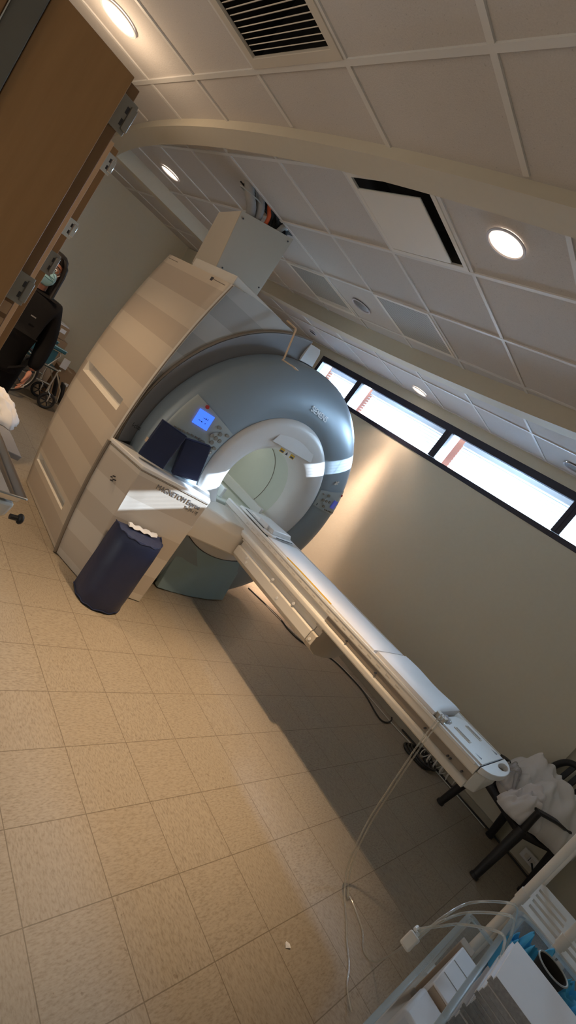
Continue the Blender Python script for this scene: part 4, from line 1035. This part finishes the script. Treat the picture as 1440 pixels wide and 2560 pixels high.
cl.loft(rows, True, True); tag(cl.build('folded_cloth', 'sheet', smooth=60), 'folded off-white cloth strip lying on top of the navy bolster', 'cloth')

# ------------------------------------------------------------------ crumpled cloth helper
def lump(name, m, cx, cy, z0, rx, ry, h, seed, rot=0., amp=.35, n=40, fl=2.2, floor_z=None, sc=1.):
    verts = []; fs = []; R_ = Matrix.Rotation(rot, 2)
    for j in range(n + 1):
        for i in range(n + 1):
            u = -1 + 2 * i / n; v = -1 + 2 * j / n; uu = u * math.sqrt(1 - v * v / 2); vv = v * math.sqrt(1 - u * u / 2); r_ = math.hypot(uu, vv)
            p = Vector((uu * 2.1 * sc + seed * 7.3, vv * 2.1 * sc, seed)); f1 = mn.noise(p); f2 = mn.noise(p * 2.3 + Vector((5, 1, 2))); f3 = 1 - abs(mn.noise(p * 1.7)) * 2
            e = max(0., 1 - r_ ** fl); hh = h * e ** .55 * (1 + amp * f1 + amp * .55 * f2 + amp * .5 * f3)
            w_ = R_ @ Vector((uu * rx * (1 + .16 * f2 * r_), vv * ry * (1 + .16 * f1 * r_)))
            verts.append((cx + w_.x, cy + w_.y, z0 + max(0., hh)))
    for j in range(n):
        for i in range(n): a = j * (n + 1) + i; fs.append((a, a + 1, a + n + 2, a + n + 1))
    return MB().add(verts, fs).build(name, m, smooth=75, solid=.002)

# ------------------------------------------------------------------ black plastic armchair
ch = thing('plastic_armchair', (3.2, -2.05, 0), 'black plastic armchair with white linen on its seat beyond the table end', 'chair')
A, B_, C_, D_ = Vector((2.93, -2.14, 0)), Vector((3.20, -1.72, 0)), Vector((3.50, -1.98, 0)), Vector((3.26, -2.34, 0))
def at(p, z): return Vector((p.x, p.y, z))
SZ = .43
def legm(foot, top, w0=.026, w1=.036):
    f, t_ = Vector(foot), Vector(top); d = (t_ - f).normalized(); a = d.cross(Vector((1, .8, 0))).normalized(); b_ = d.cross(a)
    def sq(c, w_): return [c + (a * math.cos(q) + b_ * math.sin(q)) * w_ for q in [PI / 6 * k for k in range(12)]]
    return MB().loft([sq(f, w0 * 1.18), sq(f + d * .02, w0 * 1.18), sq(f + d * .022, w0), sq(t_, w1)], True, True)
legm((2.82, -2.125, .002), at(A, SZ)).build('leg', 'black', ch, smooth=40)
legm((3.19, -1.66, .002), at(B_, SZ)).build('leg', 'black', ch, smooth=40)
legm((3.545, -2.005, .002), at(C_, SZ)).build('leg', 'black', ch, smooth=40)
legm((3.29, -2.36, .002), at(D_, SZ)).build('leg', 'black', ch, smooth=40)
ctr = (A + B_ + C_ + D_) / 4
MB().loft([[at(ctr + (p - ctr) * k, z) for p in (A, B_, C_, D_)] for k, z in ((.97, SZ - .035), (1.02, SZ - .01), (1.0, SZ + .004), (.9, SZ - .004))], True, True).build('seat', 'black', ch, bevel=.012)
for p, q in ((A, B_), (A, D_), (B_, C_), (D_, C_)):
    MB().tube([at(p, SZ - .02), at((p + q) / 2, SZ - .03), at(q, SZ - .02)], [.033, .026, .033], 10).build('seat_rail', 'black', ch, smooth=60)
fw = (A + B_ - C_ - D_).normalized()
def armo(F_, K_, zf, bow):
    a_ = MB(); a_.tube([at(F_, SZ), at(F_, SZ + .10), at(F_ , zf)], [.026, .022, .022], 8)
    S = spline([at(F_ + fw * .02, zf), at(F_ * .7 + K_ * .3 + bow, zf + .015), at(F_ * .3 + K_ * .7 + bow, zf - .0), at(K_ + bow * .3, zf + .02), at(K_ - fw * .04, zf + .10)], 6); n_ = bow.normalized(); rws = []
    for s_ in S: rws.append([s_ + n_ * w_ + Vector((0, 0, h_)) for w_, h_ in ((-.026, .0), (-.018, .010), (.018, .010), (.026, .0), (.018, -.010), (-.018, -.010))])
    a_.loft(rws, True, True); return a_.build('armrest', 'black', ch, smooth=50)
armo(A, D_, .595, (A - B_).normalized() * .035); armo(B_, C_, .575, (B_ - A).normalized() * .035)
# back: rounded frame with slats
bk = -fw; side = (C_ - D_).normalized(); bc0 = (C_ + D_) / 2; hw = (C_ - D_).length / 2 + .02
def bp(u, z): return bc0 + side * (u * hw) + bk * (.02 + .16 * (z - SZ)) + Vector((0, 0, z))
MB().tube(spline([bp(-1, SZ), bp(-1.03, .62), bp(-1.0, .78), bp(-.7, .875), bp(0, .895), bp(.7, .875), bp(1.0, .78), bp(1.03, .62), bp(1, SZ)], 6), .024, 10).build('back_frame', 'black', ch, smooth=60)
for k in range(5):
    u = -.62 + .31 * k; MB().loft([[bp(u - .09, z) + bk * .0, bp(u + .09, z), bp(u + .09, z) + bk * .012, bp(u - .09, z) + bk * .012] for z in (SZ, .6, .75, .87)], True, True).build('back_slat', 'black', ch, bevel=.003)
o = lump('bed_linen', 'sheet', 3.33, -2.11, SZ + .008, .34, .30, .29, 3, .6, .42, 56, 3.0); tag(o, 'crumpled white bed linen heaped on the seat of the black armchair', 'linen')
o = lump('pillow_case', 'bagwhite', 3.05, -2.08, SZ + .012, .13, .20, .17, 5, .9, .5, 34); tag(o, 'bunched white pillowcase at the front edge of the black armchair seat', 'linen')
o = lump('linen_bag', 'bag', 3.14, -1.86, SZ + .09, .17, .10, .10, 9, .4, .5, 30); tag(o, 'translucent crumpled bag lying over the linen near the table end', 'bag')

# ------------------------------------------------------------------ floor cables, outlet
def cable(pts, r, m, name, label, cat='cable', grp=None, n=8):
    return tag(MB().tube(spline(pts, n), r, 8).build(name, m, smooth=60), label, cat, grp)
cable([(2.86, .86, .008), (3.0, .45, .008), (3.00, .25, .008), (3.05, .10, .008), (3.22, -.02, .008), (3.40, -.13, .008), (3.47, -.35, .008), (3.48, -.55, .008), (3.37, -.80, .008), (3.36, -.885, .008), (3.44, -.91, .008), (3.56, -.89, .008), (3.615, -.86, .008)], .007, 'cableblack', 'floor_cable', 'black cable running across the floor under the table arm')
cable([(2.90, .80, .006), (3.03, .30, .006), (3.15, .03, .006), (3.44, -.14, .006), (3.51, -.5, .006), (3.52, -.9, .006), (3.55, -1.15, .006)], .005, 'cablewhite', 'white_cable', 'thin white cable beside the black cable on the floor')
cable([(3.605, -1.0, .012), (3.612, -1.4, .012), (3.60, -1.66, .012), (3.612, -1.96, .012), (3.60, -2.2, .012), (3.585, -2.33, .012), (3.58, -2.5, .012)], .008, 'cableblack', 'wall_cable', 'black cable lying along the foot of the window wall')
cable([(3.56, -1.2, .007), (3.58, -1.5, .007), (3.585, -1.7, .007), (3.585, -1.95, .007)], .005, 'cablewhite', 'thin_cable', 'thin white cable beside the black wall cable behind the chair')
cp = []
for k in range(64):
    a = 2 * PI * k / 20; cp.append((3.44 + (.10 + .010 * math.sin(k)) * math.cos(a) * 1.0 + .02 * (k // 20), -1.27 + .13 * math.sin(a) - .02 * (k // 20), .012 + .013 * (k // 20)))
tag(MB().tube(cp, .010, 8).build('cable_coil', 'cableblack', smooth=60), 'coiled black cable on the floor behind the table', 'cable')
cp = []
for k in range(150):
    a = 2 * PI * k / 15; cp.append((3.50 + .014 * k / 15 + .035 * math.cos(a), -1.28 - .030 * k / 15 + .02 * math.sin(a * .5), .05 + .035 * math.sin(a)))
tag(MB().tube(cp, .005, 6).build('coiled_cable', 'cablewhite', smooth=60), 'white coiled telephone-style cable hanging loose by the wall under the table', 'cable')
t = thing('wall_socket', (3.63, -2.27, .10), 'white surface wall socket low on the wall behind the chair', 'socket')
MB().bx(3.605, 3.6399, -2.34, -2.21, .07, .145).build('socket_box', 'white', t, bevel=.005)
for y in (-2.30, -2.25): MB().bx(3.602, 3.606, y - .014, y + .014, .09, .125).build('socket_face', 'cream', t, bevel=.002)
MB().bx(3.60, 3.606, -2.277, -2.273, .09, .125).build('socket_slot', 'ink', t)
cable([(3.60, -2.30, .10), (3.54, -2.40, .03), (3.50, -2.55, .012), (3.3, -2.85, .012)], .007, 'cableblack', 'mains_lead', 'black mains lead leaving the wall socket low behind the chair')
t = thing('power_adapter', (3.42, -2.52, 0), 'black power adapter on the floor right of the chair', 'adapter')
MB().bx(3.34, 3.50, -2.60, -2.50, .002, .055).build('adapter_body', 'black', t, bevel=.01); MB().tube(spline([(3.34, -2.55, .03), (3.24, -2.54, .02), (3.14, -2.58, .01)], 6), .007, 6).build('adapter_lead', 'cableblack', t)

# ------------------------------------------------------------------ bags of plastic on table end, tubing down to the floor
o = lump('clear_bag', 'bag', 1.69, -1.635, .893, .085, .04, .022, 4, .1, .5, 24); tag(o, 'crumpled clear plastic bag at the end of the short mattress pad', 'bag')
TB = [(1.62, -1.625, .93), (1.55, -1.64, .925), (1.50, -1.655, .86), (1.485, -1.67, .72), (1.50, -1.69, .52), (1.50, -1.72, .30), (1.49, -1.78, .10), (1.46, -1.86, .012), (1.38, -1.94, .006), (1.31, -2.00, .006), (1.24, -2.07, .006), (1.16, -2.12, .006), (1.10, -2.18, .02)]
tag(MB().tube(spline(TB, 8), .0042, 8).build('clear_tube', 'cleartube', smooth=60), 'clear plastic tube hanging from the table end to the floor', 'tube')
TB2 = [(p[0] + .012, p[1] - .012, p[2] + .004) for p in TB[:8]] + [(1.50, -1.88, .007), (1.45, -2.0, .007), (1.38, -2.06, .007), (1.36, -2.12, .04), (1.10, -2.16, .35), (.80, -2.172, .56), (.745, -2.172, .60)]
tag(MB().tube(spline(TB2, 8), .0038, 8).build('clear_tube', 'cleartube', smooth=60), 'second clear plastic tube looping from the floor to the white connector', 'tube')

# ------------------------------------------------------------------ bins, paper and rack in the lower right corner
CN = Vector((.735, -2.173, .61))
t = thing('tube_connector', CN, 'small white block connector joining the three clear tubes', 'connector')
MB().box(CN, (.052, .034, .05), Matrix.Rotation(.5, 3, 'Y')).build('connector_block', 'pvc', t, bevel=.006)
for k in range(3): MB().cyl((CN.x + .022, CN.y - .012 + .011 * k, CN.z + .012 * k), .006, .02, 12, 'x').build('port', 'white', t)
for k, (mid, end) in enumerate((((.97, -2.215, .705), (1.02, -2.31, .795)), ((.93, -2.225, .69), (.93, -2.32, .80)), ((.90, -2.235, .665), (.80, -2.325, .80)))):
    S = spline([CN + Vector((.03, -.01 + .01 * k, .01 * k)), CN * .6 + Vector(mid) * .4 + Vector((0, .0, .05)), Vector(mid) + Vector((0, 0, .035)), Vector(end) + Vector((-.04, .02, .05)), Vector(end) + Vector((0, -.01, .012)), Vector(end) + Vector((.02, -.03, -.06))], 8)
    tag(MB().tube(S, .0042, 8).build('clear_tube', 'cleartube', smooth=60), ['upper clear tube arching from the connector into the blue-filled bin', 'middle clear tube arching from the connector into the blue-filled bin', 'lowest clear tube bending from the connector over the bin rim'][k], 'tube')

def tub(name, x0, x1, y0, y1, z0, z1, tp, label, rr=.06):
    t = thing(name, ((x0 + x1) / 2, (y0 + y1) / 2, z0), label, 'bin')
    def rr_(g, z, r_):
        P = []
        for cx, cy, a0 in ((x1 + g - r_, y1 + g - r_, 0), (x0 - g + r_, y1 + g - r_, 90), (x0 - g + r_, y0 - g + r_, 180), (x1 + g - r_, y0 - g + r_, 270)):
            for k in range(7):
                a = math.radians(a0 + 15 * k); P.append((cx + r_ * math.cos(a), cy + r_ * math.sin(a), z))
        return P
    MB().loft([rr_(-tp - .03, z0, rr * .5), rr_(-tp, z0 + .003, rr * .8), rr_(-.001, z1, rr)], True, False).build('bin_wall', 'clearbin', t, smooth=50)
    MB().add(rr_(-tp - .03, z0, rr * .5), [tuple(range(28))]).build('bin_base', 'clearbin', t)
    MB().loft([rr_(-.001, z1 - .012, rr), rr_(.012, z1 - .012, rr), rr_(.012, z1, rr), rr_(-.003, z1, rr), rr_(-.001, z1 - .012, rr)], True, False).build('bin_rim', 'clearbin', t, smooth=30)
    return t
tub('storage_bin', .10, 1.14, -2.43, -2.238, .36, .632, .012, 'clear plastic bin holding white boxes, nearer of the two bins', .03)
tub('storage_bin', .30, 1.16, -2.62, -2.325, .64, .785, .015, 'clear rounded bin holding blue masks and the paper stack')
# table carrying the bins
t = thing('bin_table', (.65, -2.47, 0), 'low white stand under the clear storage bins', 'table')
MB().bx(.02, 1.22, -2.66, -2.23, .325, .355).build('table_top', 'pvc', t, bevel=.006)
for x in (.06, 1.18):
    for y in (-2.62, -2.27): MB().cyl((x, y, .0), .018, .325, 14).build('leg', 'pvc', t)
# contents of the nearer bin
t = thing('tissue_box', (.80, -2.32, .37), 'white box with a brown side lying in the nearer clear bin', 'box')
MB().bx(.70, .97, -2.405, -2.275, .374, .622).build('box_body', 'paper', t, bevel=.004); MB().bx(.695, .6995, -2.40, -2.28, .38, .617).build('box_side', 'cardlite', t)
for x in (.78, .87): MB().bx(x, x + .002, -2.40, -2.28, .6225, .6235).build('fold_line', 'cablegrey', t)
o = MB().bx(.54, .685, -2.40, -2.265, .374, .605).build('paper_pack', 'paper', bevel=.012); tag(o, 'white paper pack standing beside the brown-sided box in the bin', 'paper pack')
o = MB().bx(.985, 1.03, -2.31, -2.262, .374, .615).build('pale_carton', 'cardlite', bevel=.003); tag(o, 'small pale carton behind the brown-sided box in the nearer bin', 'box')
o = lump('paper_bag', 'bagwhite', .40, -2.335, .374, .125, .073, .235, 12, 0., .15, 26, 3.); tag(o, 'rounded white paper bag filling the near end of the clear bin', 'bag')
o = MB().loft([[(.20 + .05 * math.cos(2 * PI * i / 20), -2.33 + .05 * math.sin(2 * PI * i / 20), z) for i in range(20)] for z in (.374, .56)], True, True).build('brown_tub', 'cardlite', smooth=40); tag(o, 'brown round tub at the bottom photo edge in the nearer bin', 'tub')
# paper stack
rnd = random.Random(11)
z = .64; k = 0
while z < .845:
    h_ = rnd.uniform(.010, .020); dx, dy = rnd.uniform(-.006, .006), rnd.uniform(-.008, .003)
    if z + h_ > .84: h_ = .845 - z
    st = MB(); st.bx(.603 + dx, .835 + dx * .3, -2.605, -2.343 + dy, z, z + h_ - .0012)
    top = z + h_ > .843
    o = st.build('paper_sheaf', ['paper'] , None)
    # page edges on the short side, the stack's side shadow put into their grey
    e = MB(); e.bx(.6018 + dx, .6032 + dx, -2.604, -2.345 + dy, z + .0004, z + h_ - .0016); e.build('shaded_page_edges', 'edgeshade', o)
    tag(o, 'top sheet bundle of the white paper stack in the blue-filled bin' if top else 'sheet bundle inside the stacked papers in the blue-filled bin', 'paper', 'sheet bundles of the paper stack')
    z += h_ + .0004; k += 1
# other bin contents
for k, (x, y, s_) in enumerate(((1.03, -2.385, 2), (1.06, -2.45, 6), (1.04, -2.53, 8))):
    o = lump('blue_mask', 'blue', x, y, .656, .085, .055, .115, s_, .5 * k, .5, 24); tag(o, ['crumpled blue mask nearest the bin rim under the tubes', 'crumpled blue mask in the middle of the clear bin', 'crumpled blue mask beside the dark cup in the clear bin'][k], 'mask')
t = thing('plastic_cup', (.90, -2.50, .65), 'grey cup with a pale rim and dark inside behind the paper stack', 'cup')
cc = (.955, -2.452)
MB().loft([[(cc[0] + r_ * math.cos(2 * PI * i / 28), cc[1] + r_ * math.sin(2 * PI * i / 28), z) for i in range(28)] for r_, z in ((.032, .74), (.045, .825), (.043, .825), (.030, .745))], True, True).build('cup_wall', 'dark', t, smooth=40)
MB().tube([(cc[0] + .045 * math.cos(2 * PI * i / 28), cc[1] + .045 * math.sin(2 * PI * i / 28), .826) for i in range(29)], .0028, 8, False).build('cup_rim', 'cablegrey', t)
# white rack with slotted shelf
t = thing('slatted_rack', (1.55, -2.42, 0), 'white tube rack with a slotted plastic shelf behind the bins', 'rack')
for (x, y, h_) in ((1.375, -2.308, 1.25), (1.395, -2.475, 1.1), (1.80, -2.34, 1.1), (1.80, -2.56, 1.1)): MB().cyl((x, y, .0), .0155, h_, 18).build('pole', 'pvc', t, smooth=40)
for (x, y) in ((1.375, -2.308), (1.395, -2.475)): MB().cyl((x, y, .715), .019, .045, 18).build('collar', 'pvc', t, smooth=40)
bm = bmesh.new(); es = []
def loopv(P):
    vs = [bm.verts.new((x, y, .668)) for x, y in P]; return [bm.edges.new((vs[i], vs[(i + 1) % len(vs)])) for i in range(len(vs))]
es += loopv([(1.42, -2.315), (1.74, -2.315), (1.79, -2.36), (1.79, -2.58), (1.42, -2.58)])
for k in range(4):
    x = 1.475 + .068 * k
    for y0, y1 in ((-2.47, -2.345), (-2.56, -2.50)): es += loopv([(x, y0), (x + .030, y0), (x + .030, y1), (x, y1)])
bmesh.ops.triangle_fill(bm, use_beauty=True, use_dissolve=True, edges=es)
ex = bmesh.ops.extrude_face_region(bm, geom=list(bm.faces)); bmesh.ops.translate(bm, verts=[v for v in ex['geom'] if isinstance(v, bmesh.types.BMVert)], vec=(0, 0, .022))
bmesh.ops.recalc_face_normals(bm, faces=bm.faces); me = bpy.data.meshes.new('slotted_shelf'); bm.to_mesh(me); bm.free(); me.materials.append(M['pvc'])
o = bpy.data.objects.new('slotted_shelf', me); COL.objects.link(o); attach(o, t)
tag(MB().add([(.953, -1.905, .002), (.975, -1.915, .006), (.985, -1.90, .002), (.97, -1.888, .005), (.958, -1.892, .008)], [(0, 1, 2, 3, 4)]).build('paper_scrap', 'paper', solid=.001), 'tiny white scrap of paper on the floor tiles', 'scrap')

# ------------------------------------------------------------------ left edge: steel tray cart, side table, tissue
t = thing('tray_cart', (-.55, -.35, 0), 'steel tray cart with paper sheets at the left photo edge', 'cart')
tr = MB(); x0, x1, y0, y1 = -.535, -.262, -.62, -.05
def trect(g, z): return [(x0 - g, y0 - g, z), (x1 + g, y0 - g, z), (x1 + g, y1 + g, z), (x0 - g, y1 + g, z)]
tr.loft([trect(-.03, .862), trect(-.012, .866), trect(-.002, .898), trect(.004, .902), trect(.006, .894)], True, False); tr.add(trect(-.03, .862), [(0, 1, 2, 3)])
tr.build('tray', 'steel', t, bevel=.004)
MB().loft([trect(-.012, .855), trect(-.02, .80), trect(-.07, .745)], True, True).build('cart_body', 'pvc', t, bevel=.01)
for x, y in ((-.34, -.54), (-.46, -.54), (-.34, -.13), (-.46, -.13)):
    MB().cyl((x, y, .075), .016, .68, 12).build('leg', 'steel', t); MB().cyl((x - .012, y, .038), .036, .024, 18, 'x').build('caster', 'black', t)
MB().cyl((-.268, -.60, .806), .010, .03, 12, 'x').build('knob_shaft', 'black', t); MB().sphere((-.232, -.60, .806), .020, 14, 10, (.6, 1, 1)).build('knob', 'black', t, smooth=80)
o = MB().box((-.40, -.34, .8715), (.20, .46, .003), Matrix.Rotation(.03, 3, 'Z')).build('paper_sheet', 'paper'); tag(o, 'white paper sheet lying in the steel tray at the left edge', 'paper')
o = MB().box((-.352, -.50, .8745), (.035, .06, .0015), Matrix.Rotation(.06, 3, 'Z')).build('orange_sticker', 'orange'); tag(o, 'orange sticker on the paper in the steel tray', 'sticker')
t = thing('side_cabinet', (-.35, .2, 0), 'low narrow grey-brown cabinet with a chamfered top behind the steel tray', 'cabinet')
MB().loft([[(-.285, -.15, .84), (-.172, -.17, .84), (-.176, .62, .84), (-.285, .62, .84)], [(-.285, -.15, .865), (-.168, -.175, .865), (-.172, .62, .865), (-.285, .62, .865)]], True, True).build('cabinet_top', 'recess', t, bevel=.004)
MB().bx(-.28, -.20, -.02, .60, .02, .84).build('cabinet_body', 'beige', t, bevel=.004)
MB().bx(-.198, -.192, .0, .58, .06, .80).build('cabinet_door', 'beige', t, bevel=.003)
o = lump('tissue_heap', 'bagwhite', -.185, .38, .867, .088, .28, .045, 14, 0., .6, 34); tag(o, 'crumpled white tissue sheet on the low cabinet at the left edge', 'tissue')
